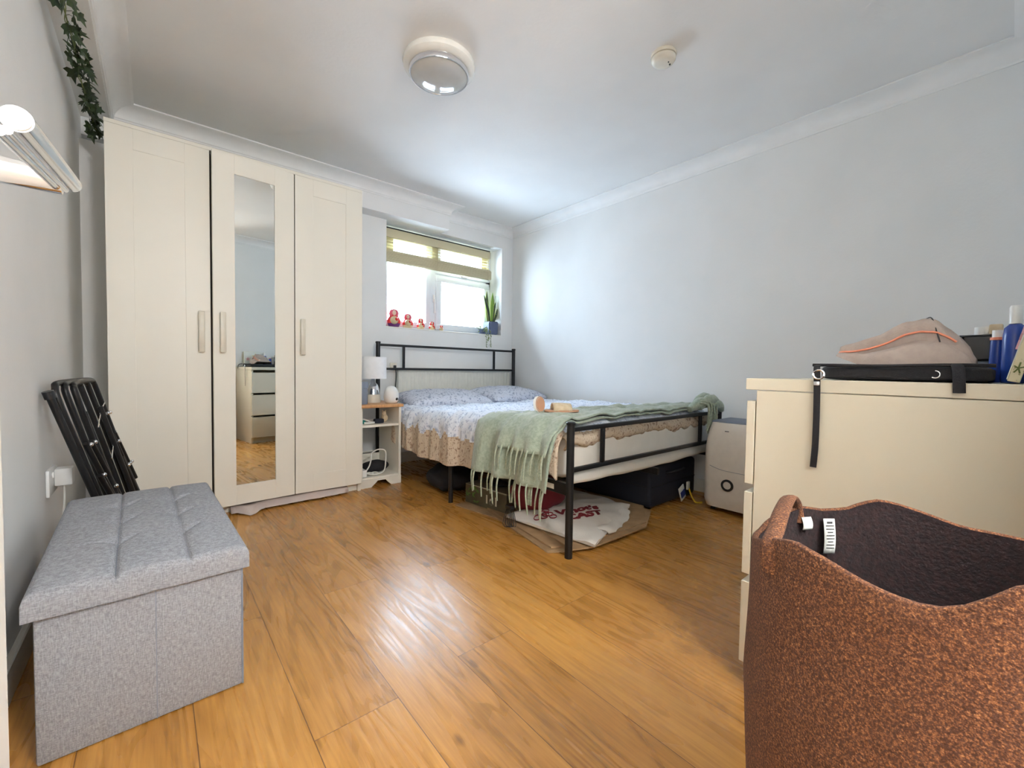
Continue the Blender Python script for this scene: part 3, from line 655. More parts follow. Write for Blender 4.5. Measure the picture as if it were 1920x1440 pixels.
p_ = [L_(1.975, 0.700)+Vector((-0.010, 0, 0)), L_(2.10, 0.0)+Vector((0.0, 0, 0))]
bar_('outer_leg', p_); obj('rubber_cap', tb([p_[0]+(p_[1]-p_[0])*-0.004, p_[0]+(p_[1]-p_[0])*0.03], 0.0145, seg=12), M['plastic_b'], ai)
for (ya, za), (yb, zb_) in (((2.03, 0.52), (2.17, 0.22)), ((2.09, 0.52), (2.28, 0.14)), ((2.06, 0.40), (2.26, 0.04)), ((2.44, 0.50), (2.54, 0.28)), ((2.40, 0.50), (2.51, 0.20)), ((2.42, 0.40), (2.54, 0.10)), ((2.13, 0.62), (2.20, 0.1)), ((2.36, 0.62), (2.44, 0.1))):
    bar_('cross_bar', [L_(ya, za)+Vector((0.020, 0, 0)), L_(yb, zb_)+Vector((0.020, 0, 0))], 0.009)
for y, z in ((2.035, 0.515), (2.09, 0.515), (2.065, 0.40), (2.16, 0.335), (2.43, 0.59), (2.39, 0.59), (2.41, 0.47), (2.44, 0.36), (2.48, 0.36), (2.52, 0.36)):
    c = L_(y, z)+Vector((0.031, 0, 0)); bm = B(); bmesh.ops.create_uvsphere(bm, u_segments=10, v_segments=6, radius=0.0075); bmesh.ops.translate(bm, verts=bm.verts[:], vec=c); obj('rivet', bm, M['chrome'], ai)
for ya, yb, z in ((2.24, 2.50, 0.60), (2.28, 2.53, 0.47)):
    obj('wire', tb(smoothpath([L_(ya, z-0.05)+Vector((.020, 0, 0)), L_((ya+yb)/2, z)+Vector((.016, 0, 0)), L_(yb, z+0.03)+Vector((.012, 0, 0))], 5), 0.0022, seg=6), M['chrome'], ai)

# ------------------------------------------------------------------ ivy garland along the left cornice
iv = thing('ivy_garland', 'artificial ivy garland hanging along the top of the left wall to the wardrobe', 'garland', (-0.22, 2.4, 2.0))
def ivyleaf(bm, c, d, n, s):
    c, d, n = Vector(c), Vector(d).normalized(), Vector(n).normalized(); sd = d.cross(n).normalized(); n = sd.cross(d)
    sh = [(0, 0), (0.32, -0.12), (0.62, 0.02), (0.36, 0.30), (0.50, 0.58), (0.20, 0.62), (0, 1.15), (-0.20, 0.62), (-0.50, 0.58), (-0.36, 0.30), (-0.62, 0.02), (-0.32, -0.12)]
    mid = bm.verts.new(c+d*0.35*s+n*0.08*s); vs_ = [bm.verts.new(c+sd*a*s+d*b_*s-n*0.12*s*abs(a)) for a, b_ in sh]
    for i in range(len(vs_)): bm.faces.new((vs_[i], vs_[(i+1) % len(vs_)], mid))
stp = [(-0.222, 1.90, 2.045), (-0.224, 2.05, 2.012), (-0.222, 2.2, 1.995), (-0.218, 2.36, 1.985), (-0.222, 2.5, 1.975), (-0.216, 2.68, 1.955), (-0.212, 2.82, 1.945), (-0.205, 2.92, 1.925)]
st = B(); P = smoothpath(stp, 8); tube(st, P, 0.0022, seg=6); tube(st, [p+Vector((0.006*sin(i*0.7), 0, 0.006*cos(i*0.7))) for i, p in enumerate(P)], 0.0016, seg=5)
obj('stem', st, M['ivystem'], iv)
nleaf = 0
for i in range(78):
    t = i/77; t = t if i % 3 else min(1, t*0.75+0.30); k = min(int(t*(len(P)-1)), len(P)-1); p = P[k]
    a = R.uniform(-0.95, 0.6); out = Vector((R.uniform(-0.35, 1.0), R.uniform(-0.8, 0.8), a)).normalized()
    ln = R.uniform(0.012, 0.045)
    q = p+out*ln; q.x = max(q.x, XL+0.012); q.z = min(q.z, 2.07)
    if q.y > 2.9: q.z = max(q.z, 1.93)
    bm = B(); d = Vector((R.uniform(-0.2, 0.5), R.uniform(-0.7, 0.7), R.uniform(-1, 0.1)))
    s = R.uniform(0.032, 0.052)*(1.15 if p.y < 2.1 else 0.95)
    if q.x-s*0.7 < XL: q.x = XL+s*0.7
    ivyleaf(bm, q, d, (R.uniform(.2, 1), R.uniform(-1, 0.2), R.uniform(-0.3, 0.5)), s); tube(bm, [p, (p+q)/2+Vector((0, 0, .004)), q], 0.0009, seg=4)
    obj('leaf', bm, M['ivy'], iv, smooth=0)

# ------------------------------------------------------------------ bedside shelf and what stands on it
nx0, nx1, ny0, ny1, nh = 1.012, 1.297, 2.715, 3.05, 0.548
ns = thing('bedside_shelf', 'small open white bedside shelf with an oak top, between wardrobe and bed', 'bedside table', (1.155, 2.9, 0))
bm = B()
for a in ((nx0, nx0+0.017, ny0, ny1, 0.0, nh-0.02), (nx1-0.017, nx1, ny0, ny1, 0.0, nh-0.02)): box(bm, *a, 0.001, 1)
obj('side_panel', bm, M['ward'], ns)
obj('back_panel', bx(nx0+0.017, nx1-0.017, ny1-0.006, ny1, 0.06, 0.16), M['ward'], ns, smooth=0)
obj('top', bx(nx0-0.004, nx1+0.008, ny0-0.022, ny1+0.02, nh-0.02, nh, 0.003), M['oak'], ns, label='warm oak top board')
obj('shelf', bx(nx0+0.017, nx1-0.017, ny0+0.004, ny1-0.006, 0.398, 0.414, 0.001, 1), M['ward'], ns)
obj('bottom_shelf', bx(nx0+0.017, nx1-0.017, ny0+0.004, ny1-0.006, 0.052, 0.066, 0.001, 1), M['ward'], ns)
bm = B(); prism(bm, [(nx0, ny0-0.003, 0), (nx0+0.075, ny0-0.003, 0), (nx0+0.10, ny0-0.003, 0.022), (nx0+0.12, ny0-0.003, 0.040), (nx1-0.11, ny0-0.003, 0.040), (nx1-0.095, ny0-0.003, 0.022), (nx1-0.07, ny0-0.003, 0), (nx1, ny0-0.003, 0), (nx1, ny0-0.003, 0.055), (nx0, ny0-0.003, 0.055)], (0, 0.012, 0))
obj('plinth', bm, M['ward'], ns, smooth=0)
lx_, ly_ = 1.185, 2.90
la = thing('table_lamp', 'small table lamp with a white drum shade and cream base on the bedside shelf', 'lamp', (lx_, ly_, nh))
obj('base', lt([(0, 0), (0.050, 0), (0.051, 0.004), (0.048, 0.058), (0, 0.058)], (lx_-0.012, ly_, nh), seg=32), M['ceramic'], la)
obj('neck', lt([(0.047, 0.059), (0.043, 0.09), (0.032, 0.122), (0.016, 0.142), (0.010, 0.17), (0, 0.17)], (lx_-0.012, ly_, nh), seg=32), M['chrome'], la, smooth=60)
bm = B(); lathe(bm, [(0.089, 0.168), (0.089, 0.319), (0.087, 0.319), (0.087, 0.168), (0.089, 0.168)], (lx_-0.012, ly_, nh), seg=40); 
bm.faces.ensure_lookup_table()
obj('lamp_shade', bm, M['shade'], la, smooth=40)
gc = thing('storage_tin', 'grey-blue cylindrical container at the wardrobe end of the bedside shelf', 'container', (1.06, 2.78, nh))
obj('body', lt([(0, 0), (0.038, 0), (0.040, 0.006), (0.040, 0.10), (0.038, 0.106), (0, 0.106)], (1.052, 2.80, nh), seg=28), M['greyplastic'], gc)
obj('lid', lt([(0.0, 0.150), (0.042, 0.150), (0.043, 0.145), (0.043, 0.108), (0, 0.108)], (1.052, 2.80, nh), seg=28), M['greyplastic'], gc)
bn = thing('night_light', 'white egg-shaped device with a black spot on the bedside shelf', 'night light', (1.272, 2.80, nh))
ec = Vector((1.262, 2.80, nh))
obj('body', lt([(0, 0), (0.036, 0.0), (0.046, 0.012), (0.052, 0.042), (0.049, 0.074), (0.038, 0.102), (0.02, 0.116), (0, 0.120)], ec, seg=32), M['plastic_w'], bn, smooth=80)
bm = B(); bmesh.ops.create_uvsphere(bm, u_segments=14, v_segments=8, radius=0.010); bmesh.ops.translate(bm, verts=bm.verts[:], vec=ec+Vector((0.020, -0.044, 0.030))); obj('lens', bm, M['plastic_b'], bn)
# on the middle shelf
sz = 0.414
def blob(bm, c, rx, ry, rz, n=0.15, f=25, seg=20, seed=0):
    t = bmesh.new(); bmesh.ops.create_uvsphere(t, u_segments=seg, v_segments=seg//2+2, radius=1)
    for v in t.verts:
        d = v.co.normalized(); k = 1+n*noise.noise(Vector((d.x*rx*f+seed, d.y*ry*f, d.z*rz*f)))
        v.co = Vector((c[0]+d.x*rx*k, c[1]+d.y*ry*k, c[2]+d.z*rz*k))
    merge(bm, t)
bm = B(); box(bm, 1.135, 1.20, 2.77, 2.81, sz, sz+0.030, 0.008, 3); tag(obj('glasses_case', bm, M['navy']), 'small dark case on the middle shelf of the bedside unit', 'case')
bm = B(); blob(bm, (1.055, 2.79, sz+0.014), 0.020, 0.02, 0.014, 0.3); tag(obj('hair_band', bm, M['teal'], smooth=60), 'small teal bunched cloth on the middle shelf', 'hair band')
bm = B(); tube(bm, smoothpath([(1.05, 2.80, sz+0.035), (1.08, 2.79, sz+0.025), (1.11, 2.80, sz+0.012), (1.13, 2.78, sz+0.008), (1.10, 2.765, sz+0.008), (1.06, 2.77, sz+0.008)], 5), 0.0075, seg=8)
tag(obj('coiled_charger', bm, M['rubberc'], smooth=60), 'white coiled charger between the teal cloth and the dark case', 'charger')
bm = B(); blob(bm, (1.225, 2.83, sz+0.03), 0.022, 0.02, 0.03, 0.2, seed=3); blob(bm, (1.215, 2.815, sz+0.062), 0.016, 0.015, 0.016, 0.1); blob(bm, (1.205, 2.815, sz+0.078), 0.005, 0.005, 0.006, 0); blob(bm, (1.226, 2.815, sz+0.078), 0.005, 0.005, 0.006, 0)
tag(obj('soft_toy', bm, M['straw'], smooth=60), 'small beige soft toy at the right of the middle shelf', 'soft toy')
# bottom shelf
sz = 0.066
bm = B(); tube(bm, smoothpath([(1.05, 2.76, sz+0.012), (1.09, 2.765, sz+0.06), (1.115, 2.79, sz+0.10), (1.125, 2.80, sz+0.145), (1.175, 2.80, sz+0.165), (1.215, 2.79, sz+0.15), (1.21, 2.77, sz+0.09), (1.195, 2.755, sz+0.03), (1.15, 2.745, sz+0.008), (1.10, 2.75, sz+0.012), (1.06, 2.76, sz+0.03)], 6), 0.0048, seg=8)
tube(bm, smoothpath([(1.06, 2.78, sz+0.008), (1.10, 2.77, sz+0.02), (1.13, 2.76, sz+0.006), (1.17, 2.775, sz+0.006), (1.14, 2.80, sz+0.012), (1.09, 2.79, sz+0.006)], 6), 0.004, seg=8)
tag(obj('cable_loop', bm, M['rubberc'], smooth=60), 'looped white cable on the bottom shelf of the bedside unit', 'cable')
bm = B(); box(bm, 1.035, 1.07, 2.74, 2.86, sz, sz+0.045, 0.005); tag(obj('power_strip', bm, M['plastic_w']), 'white extension block at the left of the bottom shelf', 'power strip')
bm = B(); blob(bm, (1.175, 2.87, sz+0.038), 0.092, 0.07, 0.040, 0.15, seed=8); tag(obj('dark_pouch', bm, M['black'], smooth=60), 'soft black pouch behind the white cable loop', 'pouch')

# ------------------------------------------------------------------ bed
PX0, PX1, PY0, PY1 = 1.330, 2.715, 1.187, 3.195
bd = thing('bed_frame', 'black metal double bed frame with open rail headboard and footboard', 'bed', (2.02, 2.19, 0))
def post(x, y, h):
    bm = B(); tube(bm, [(x, y, 0), (x, y, h-0.012)], 0.0165, seg=24); o = obj('post', bm, M['blackmetal'], bd, smooth=60)
    bm = B(); lathe(bm, [(0, 0), (0.019, 0), (0.020, 0.003), (0.020, 0.010), (0.016, 0.014), (0, 0.015)], (x, y, h-0.014), seg=24); obj('cap', bm, M['blackmetal'], o)
for x in (PX0, PX1): post(x, PY0, 0.578); post(x, PY1, 0.998)
for y, zt, zl in ((PY0, 0.545, 0.372), (PY1, 0.972, 0.785)):
    for z in (zt, zl): obj('rail', bx(PX0, PX1, y-0.0095, y+0.0095, z-0.0095, z+0.0095, 0.003), M['blackmetal'], bd)
    for x in (1.545, 2.47): obj('upright_bar', bx(x-0.0095, x+0.0095, y-0.008, y+0.008, zl, zt, 0.002), M['blackmetal'], bd)
for x in (PX0+0.008, PX1-0.008): obj('side_rail', bx(x-0.012, x+0.012, PY0, PY1, 0.262, 0.312, 0.002, 1), M['blackmetal'], bd)
obj('centre_beam', bx(2.01, 2.035, PY0, PY1, 0.250, 0.285, 0.002, 1), M['blackmetal'], bd)
for k in range(11):
    y = 1.32+k*0.175; obj('slat', bx(PX0+0.015, PX1-0.015, y-0.02, y+0.02, 0.286, 0.300, 0.002, 1), M['blackmetal'], bd)
for x in (PX0+0.004, 2.022, PX1-0.004): obj('middle_leg', tb([(x, 2.127, 0), (x, 2.127, 0.265)], 0.014, seg=14), M['blackmetal'], bd)
obj('sticker', bx(PX0-0.0052, PX0-0.0042, 1.275, 1.325, 0.275, 0.297), M['cream'], bd, label='small cream label on the side rail', smooth=0)
# mattress
MX_0, MX_1, MY_0, MY_1 = 1.352, 2.700, 1.228, 3.165
bm = B(); t = bmesh.new(); bmesh.ops.create_cube(t, size=1); bmesh.ops.subdivide_edges(t, edges=t.edges[:], cuts=14, use_grid_fill=True)
for v in t.verts:
    c = v.co*2; q = Vector((math.copysign(abs(c.x)**1, c.x), c.y, c.z))
    l = 14.0; m_ = max(abs(c.x), abs(c.y), abs(c.z)); nrm = (abs(c.x)**l+abs(c.y)**l+abs(c.z)**l)**(1/l); c = c*(m_/nrm)
    v.co = Vector(((MX_0+MX_1)/2+c.x*(MX_1-MX_0)/2, (MY_0+MY_1)/2+c.y*(MY_1-MY_0)/2, 0.405+c.z*0.104))
    v.co.y += 0.006*noise.noise(v.co*9) if v.co.y < 1.3 else 0
    v.co.z -= 0.040*min(1, max(0, (v.co.y-1.5)/0.9)) if v.co.z > 0.45 else 0
    v.co.x += 0.006*noise.noise(v.co*8+Vector((5, 0, 0))) if v.co.x < 1.4 else 0
merge(bm, t); mt = tag(obj('mattress', bm, M['sheet'], smooth=60), 'cream covered mattress lying in the black bed frame', 'mattress')
# loose cover edge sagging below the foot rail
bm = B(); rows = []
for i in range(61):
    f = i/60; x = 1.36+1.27*f; top = 0.330; lo = 0.302-0.012*sin(pi*f)+0.006*noise.noise(Vector((x*7, 0, 0)))
    rows.append([(x, 1.222, 0.345), (x, 1.216, 0.325), (x, 1.214, lo+0.012), (x, 1.218, lo), (x, 1.232, lo-0.004)])
grid(bm, rows); obj('cover_hem', bm, M['sheet'], mt, smooth=60, solid=0.003)

# duvet
DT = 0.540; EX0 = 1.320; RC = 0.055; DY0, DY1 = 1.245, 3.02
def wr(x, y):
    p = Vector((x*3.2+0.6*noise.noise(Vector((x*2, y*2, 1))), y*5.0, 0.3)); z = 0
    a = noise.noise(p); z += 0.026*(1-abs(a)*2.2)*0.5
    b_ = noise.noise(Vector((x*8+y*3, y*9-x*2, 4))); z += 0.026*(1-abs(b_)*2.4)*0.6
    c_ = noise.noise(Vector((x*17+y*6, y*19-x*5, 8))); z += 0.012*(1-abs(c_)*2.6)*0.5
    return z
def sag(y):
    t = min(1, max(0, (y-1.6)/1.0)); return 0.044*t*t*(3-2*t)
def duv(s, y, off=0.0, w=1.0):
    # s: distance across from the top-left edge of the bed; negative = hanging down the side
    if s > RC:
        x = EX0+s; z = DT; nx_, nz_ = 0, 1
    elif s > -RC*0.57:
        a = (RC-s)/RC; a = min(a, pi/2); x = EX0+RC-RC*sin(a); z = DT-RC+RC*cos(a); nx_, nz_ = -sin(a), cos(a)
    else:
        h_ = -s-RC*0.57; x = EX0-0.006-0.10*h_*0.3; z = DT-RC-h_; nx_, nz_ = -1, 0
    fold = 0
    if s < 0.10: fold = 0.010*sin(y*34+3*noise.noise(Vector((y*3, 0, 0))))*min(1, (0.10-s)/0.2)
    u_ = wr(x, y)*w
    yy = y; dz = 0
    # round over the foot end
    e = y-DY0
    if e < 0.05: a = (0.05-e)/0.05*1.2; dz = -0.05*(1-cos(min(a, 1.4)))
    x2 = x+nx_*(u_*0.7+off+fold); z2 = z+nz_*(u_+off)+dz-sag(y)*(1-0.5*max(0, (x-2.2)/0.5))
    return Vector((x2, yy, z2))
bm = B(); rows = []; NS, NY = 100, 130
for j in range(NY+1):
    y = DY0+(DY1-DY0)*j/NY
    f = (y-DY0)/(DY1-DY0)
    drop = 0.200+0.055*sin(pi*min(1, max(0, (y-1.3)/1.6)))+0.012*noise.noise(Vector((y*6, 2, 0)))
    if y > 2.75: drop *= 1-0.5*((y-2.75)/0.27)**1.5
    if y < 1.45: drop *= 0.80+0.20*(y-1.245)/0.205
    row = []
    for i in range(NS+1):
        s = -drop+(drop+1.385)*(i/NS)**1.25; s = min(s, 1.40)
        p = duv(s, y)
        if p.x > 2.66: p.z -= 0.03*((p.x-2.66)/0.06)**2
        row.append(p)
    rows.append(row)
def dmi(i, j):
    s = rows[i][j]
    return 1 if (s.z < (0.40 if s.y > 1.42 else 0.52)+0.05*noise.noise(Vector((s.y*14, 0, 0))) and s.x < EX0+0.04) else 0  # hanging side takes the painted shade tone below a wavy height
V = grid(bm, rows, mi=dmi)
# foot end skirt of the duvet, all in the painted shade tone
sk = []
for k in range(7):
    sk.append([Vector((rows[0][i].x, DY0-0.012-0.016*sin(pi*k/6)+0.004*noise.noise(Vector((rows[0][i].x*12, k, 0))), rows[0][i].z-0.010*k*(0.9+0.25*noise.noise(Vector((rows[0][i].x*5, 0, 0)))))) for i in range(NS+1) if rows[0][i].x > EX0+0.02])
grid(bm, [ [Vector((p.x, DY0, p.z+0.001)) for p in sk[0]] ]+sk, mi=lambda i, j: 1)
dv = tag(obj('duvet', bm, [M['duvet'], M['duvetshade']], smooth=80, solid=0.012), 'rumpled blue-white floral duvet spread over the bed, hanging down its side', 'duvet')

# pillows
def pillow(cx_, cy_, cz_, lx2, ly2, hz, rz, label, seed, tilt=0.0):
    bm = B(); n1 = 44; n2 = 30
    for sgn in (1, -1):
        rows_ = []
        for i in range(n1+1):
            u = -1+2*i/n1; r_ = []
            for j in range(n2+1):
                v = -1+2*j/n2
                e = max(0, (1-u**4))*max(0, (1-v**4)); th = hz*(e**0.42)
                pin = 1-0.07*(abs(u)**3)*(1-abs(v))-0.0
                pin2 = 1-0.10*(abs(v)**3)*(1-abs(u)**2)
                nz_ = 0.10*hz*noise.noise(Vector((u*4+seed, v*5, sgn)))+0.22*hz*(1-abs(noise.noise(Vector((u*7+seed, v*3+u*2, 5))))*3)*e+0.12*hz*noise.noise(Vector((u*16, v*12, seed)))*e
                r_.append(Vector((u*lx2*pin2, v*ly2*pin, sgn*(th*(1.0 if sgn > 0 else 0.75))+nz_*(1 if sgn > 0 else 0)*e)))
            rows_.append(r_)
        grid(bm, rows_)
    bmesh.ops.remove_doubles(bm, verts=bm.verts[:], dist=0.0008)
    mtx = Matrix.Translation((cx_, cy_, cz_))@Matrix.Rotation(rz, 4, 'Z')@Matrix.Rotation(tilt, 4, 'X')
    bmesh.ops.transform(bm, matrix=mtx, verts=bm.verts[:])
    return tag(obj('pillow', bm, M['pillow'], smooth=80), label, 'pillow', 'pillows at the head of the bed')
pillow(1.760, 2.915, 0.548, 0.345, 0.205, 0.062, radians(-4), 'plump grey-blue floral pillow at the bedside shelf end of the bed', 1, radians(7))
pillow(2.425, 2.925, 0.562, 0.325, 0.205, 0.062, radians(5), 'grey-blue floral pillow in the corner by the right wall', 7, radians(7))

# ------------------------------------------------------------------ sage throw
th_ = thing('throw_blanket', 'fringed sage green throw draped over the foot of the bed', 'blanket', (1.6, 1.4, 0.55))
def throw_layer(ylo, yhi, drop, off, s_end, curl=0.0, ny=36, seed=0):
    rows_ = []; n = 80
    for i in range(n+1):
        f = i/n; s = -drop+(drop+s_end)*f
        row = []
        t = max(0, s)/1.38
        a = ylo(t); b_ = yhi(t)
        for j in range(ny+1):
            g = j/ny; y = a+(b_-a)*g
            o = off+0.004+0.012*abs(sin(g*9+seed+t*3))*(0.5+t)+0.006*noise.noise(Vector((s*6+seed, g*5, 2)))
            if s < 0: o += 0.012+0.018*sin(g*20+seed*2)*min(1, -s/0.12)+curl*max(0, -s)
            p = duv(s, max(y, DY0+0.055), o, 0.55)
            p.y = y
            if y < DY0+0.055 and s > RC: p.z += -0.0
            row.append(p)
        rows_.append(row)
    return rows_
low_rows = throw_layer(lambda t: 1.232+0.0*t, lambda t: 1.80-0.22*min(1, t*3)-0.20*t, 0.235, 0.010, 1.30, 0.10, seed=1)
bm = B(); grid(bm, low_rows); obj('lower_layer', bm, M['sage'], th_, smooth=80, solid=0.007)
up_rows = throw_layer(lambda t: 1.236, lambda t: 1.56-0.06*t-0.10*max(0, t-.3), 0.085, 0.026, 1.31, 0.25, seed=4)
bm = B(); grid(bm, up_rows); obj('upper_layer', bm, M['sage'], th_, smooth=80, solid=0.008)
def strand(p, ln, sway, r=0.0048, name='tassel'):
    p = Vector(p); pts = smoothpath([p+Vector((0.003, 0, 0.012)), p+Vector((-0.006, 0, -0.01)), p+Vector((-0.010, sway*0.4, -ln*0.45)), p+Vector((-0.006, sway, -ln))], 4)
    obj(name, tb(pts, lambda f: r*(1-0.25*f), seg=7), M['sagedark'], th_, smooth=80)
for k in range(15):
    p = low_rows[0][min(36, int(1+k*2.4))]; strand(p, R.uniform(0.085, 0.125), R.uniform(-0.015, 0.02))
for k in range(13):
    p = up_rows[0][min(36, int(1+k*2.85))]; strand(p, R.uniform(0.09, 0.13), R.uniform(0.0, 0.03))
# twisted light edge hanging at the near corner
obj('twisted_edge', tb(smoothpath([(1.296, 1.262, 0.47), (1.288, 1.285, 0.41), (1.278, 1.33, 0.35), (1.276, 1.365, 0.31)], 6), lambda f: 0.012-0.004*f, seg=8), M['sage'], th_, smooth=80)
for dy_ in (0, 0.012, 0.02): strand((1.276, 1.35+dy_, 0.31), 0.12, 0.01, 0.0052)
# bunched end over the far corner of the footboard
bm = B()
for (a, b_, c, rad) in (((2.40, 1.22, 0.575), (2.50, 1.20, 0.612), (2.60, 1.21, 0.595), 0.028), ((2.46, 1.19, 0.58), (2.55, 1.17, 0.632), (2.66, 1.17, 0.60), 0.026), ((2.50, 1.24, 0.60), (2.58, 1.22, 0.640), (2.70, 1.21, 0.61), 0.026), ((2.55, 1.165, 0.60), (2.62, 1.15, 0.60), (2.69, 1.16, 0.56), 0.022)):
    tube(bm, smoothpath([a, b_, c], 6), lambda f, rad=rad: rad*(0.55+0.6*sin(pi*min(0.95, max(0.05, f)))), seg=12)
for v in bm.verts: v.co += Vector((0, 0, 0.008*noise.noise(v.co*30)))
obj('bunched_end', bm, M['sage'], th_, smooth=80)
for k in range(12):
    x = 2.475+0.011*k; y = 1.150+0.006*(k % 3)
    pts = smoothpath([(x-0.03, y+0.03, 0.615+0.008*(k % 3)), (x, y, 0.605+0.01*(k % 2)), (x+0.012, y-0.006, 0.57), (x+0.010+R.uniform(-.01, .02), y-0.004, 0.50), (x+0.012+R.uniform(-.015, .03), y+0.002, 0.44+R.uniform(-.02, .03))], 4)
    obj('tassel', tb(pts, lambda f: 0.0068*(1-0.2*f), seg=7), M['sagedark'], th_, smooth=80)
# white-and-tan slippers on the throw
sl = thing('slipper', 'tan slipper with a white sole rim standing on edge on the green throw', 'slipper', (1.43, 1.45, 0.60), 'tan slippers on the throw')
zt_ = 0.592
def oval(cx3, cy3, cz3, ra_, rb_):
    ux, uz = Vector((0.97, 0.12, 0.0)).normalized(), Vector((0.10, 0.22, 0.97)).normalized(); c = Vector((cx3, cy3, cz3))
    return [c+ux*ra_*cos(a)+uz*rb_*sin(a) for a in [2*pi*k/28 for k in range(28)]]
bm = B(); prism(bm, oval(1.418, 1.468, zt_+0.036, 0.034, 0.040), (-0.004, 0.010, 0.0)); obj('sole', bm, M['plastic_w'], sl)
bm = B(); prism(bm, oval(1.422, 1.4665, zt_+0.036, 0.028, 0.034), (0.001, -0.004, 0.0)); obj('footbed', bm, M['tan'], sl)
bm = B(); tube(bm, oval(1.420, 1.467, zt_+0.036, 0.031, 0.037), 0.0022, seg=6, closed=True); obj('stitched_rim', bm, M['tan'], sl)
s2_ = thing('slipper', 'cream and tan slipper lying flat on the green throw, its arched strap showing', 'slipper', (1.50, 1.40, 0.60), 'tan slippers on the throw')
bm = B(); pts = [(1.50+0.085*cos(a)*0.85+0.02*sin(a), 1.40+0.035*sin(a)-0.045*cos(a), zt_+0.002) for a in [2*pi*k/28 for k in range(28)]]
prism(bm, pts, (0, 0, 0.009)); obj('sole', bm, M['tan'], s2_)
bm = B(); rows_ = []
for k in range(13):
    a = pi*k/12; ax_ = Vector((0.42, 0.30, 0)).normalized(); c = Vector((1.485, 1.41, zt_+0.008)); al = Vector((0.82, -0.52, 0)).normalized()
    rows_.append([c+al*(w_+0.02)-Vector((0, 0, 0))+al.cross(Vector((0, 0, 1)))*0.036*cos(a)+Vector((0, 0, 0.034*sin(a)-0.10*max(0, w_)*sin(a))) for w_ in (-0.05, -0.02, 0.01, 0.04)])
grid(bm, rows_); obj('strap', bm, M['straw'], s2_, smooth=80, solid=0.006)

# ------------------------------------------------------------------ under the bed
def slab(name, corners, z0, th, m, label=None, cat=None, group=None, parent=None):
    bm = B(); prism(bm, [(x, y, z0) for x, y in corners], (0, 0, th)); o = obj(name, bm, m, parent, smooth=0)
    if label: tag(o, label, cat, group)
    return o
CG = 'flattened cardboard sheets under the bed'
slab('cardboard_sheet', [(1.290, 1.272), (1.372, 1.225), (2.08, 1.40), (2.02, 1.80), (1.40, 1.86)], 0.001, 0.006, M['card'], 'bottom sheet of flattened cardboard, its corner nearest the bed post', 'cardboard', CG)
slab('cardboard_sheet', [(1.325, 1.285), (1.42, 1.235), (2.10, 1.33), (2.08, 1.72), (1.42, 1.88)], 0.008, 0.007, M['card'], 'cardboard sheet just above the bottom one of the stack', 'cardboard', CG)
slab('cardboard_sheet', [(1.365, 1.20), (1.46, 1.160), (1.86, 1.150), (2.10, 1.27), (2.11, 1.50), (1.50, 1.82)], 0.016, 0.007, M['card'], 'third cardboard sheet, turned toward the right of the stack', 'cardboard', CG)
slab('cardboard_sheet', [(1.43, 1.25), (1.52, 1.20), (1.90, 1.175), (2.12, 1.33), (2.10, 1.62), (1.52, 1.80)], 0.024, 0.006, M['card'], 'upper cardboard sheet directly beneath the white tote bag', 'cardboard', CG)
slab('cardboard_sheet', [(1.320, 2.06), (1.40, 1.60), (1.52, 1.62), (1.60, 2.10)], 0.001, 0.005, M['card'], 'long cardboard sheet lying under the dark game box', 'cardboard', CG)
# tote bag
tt = thing('tote_bag', 'white cotton tote bag with maroon lettering lying on the cardboard stack', 'bag', (1.65, 1.45, 0.03))
A_ = [Vector((1.375, 1.660, 0)), Vector((1.440, 1.135, 0)), Vector((2.03, 1.36, 0)), Vector((2.02, 1.78, 0))]
def totep(u, v):   # u: left edge->right edge, v: far->near
    a = A_[0].lerp(A_[1], v); b_ = A_[3].lerp(A_[2], v); p = a.lerp(b_, u)
    e = min(u, 1-u, v, 1-v); z = 0.040+0.018*min(1, e/0.10)+0.007*noise.noise(Vector((p.x*9, p.y*9, 0)))+0.006*(1-abs(noise.noise(Vector((p.x*5+p.y*4, p.y*6, 3))))*3)
    p.z = z; return p
bm = B(); n = 44
top = [[totep(i/n, j/n) for j in range(n+1)] for i in range(n+1)]; V = grid(bm, top)
ring = [V[i][0] for i in range(n+1)]+[V[n][j] for j in range(1, n+1)]+[V[i][n] for i in range(n-1, -1, -1)]+[V[0][j] for j in range(n-1, 0, -1)]
cen = Vector((1.7, 1.45, 0))
low = [bm.verts.new((v.co.x+(cen.x-v.co.x)*0.01, v.co.y+(cen.y-v.co.y)*0.01, 0.031)) for v in ring]
for i in range(len(ring)): j = (i+1) % len(ring); bm.faces.new((ring[i], ring[j], low[j], low[i]))
bm.faces.new(low)
obj('bag_body', bm, M['tote'], tt, smooth=60)
bm = B(); rows_ = []
for i in range(13):
    f = i/12; c = Vector((1.60, 1.190, 0.036)).lerp(Vector((1.98, 1.345, 0.036)), f); rows_.append([c+Vector((-0.02, 0.07, 0.012)), c+Vector((0.0, 0.01, 0.014+0.006*sin(f*17))), c+Vector((0.012+0.01*sin(f*11), -0.035*sin(pi*f)**0.5-0.006*sin(f*23), -0.002+0.004*sin(f*9)))])
grid(bm, rows_); obj('side_fold', bm, M['tote'], tt, smooth=60, solid=0.004)
tdir = (totep(0.75, 0.5)-totep(0.25, 0.5)); tdir.z = 0; tdir = Vector((0.63, -0.33, 0)).normalized() if False else None
def on_tote(bm):
    for v in bm.verts:
        u, w_ = v.co.x, v.co.y; p = totep(u, w_); v.co = p+Vector((0, 0, 0.0025+v.co.z))
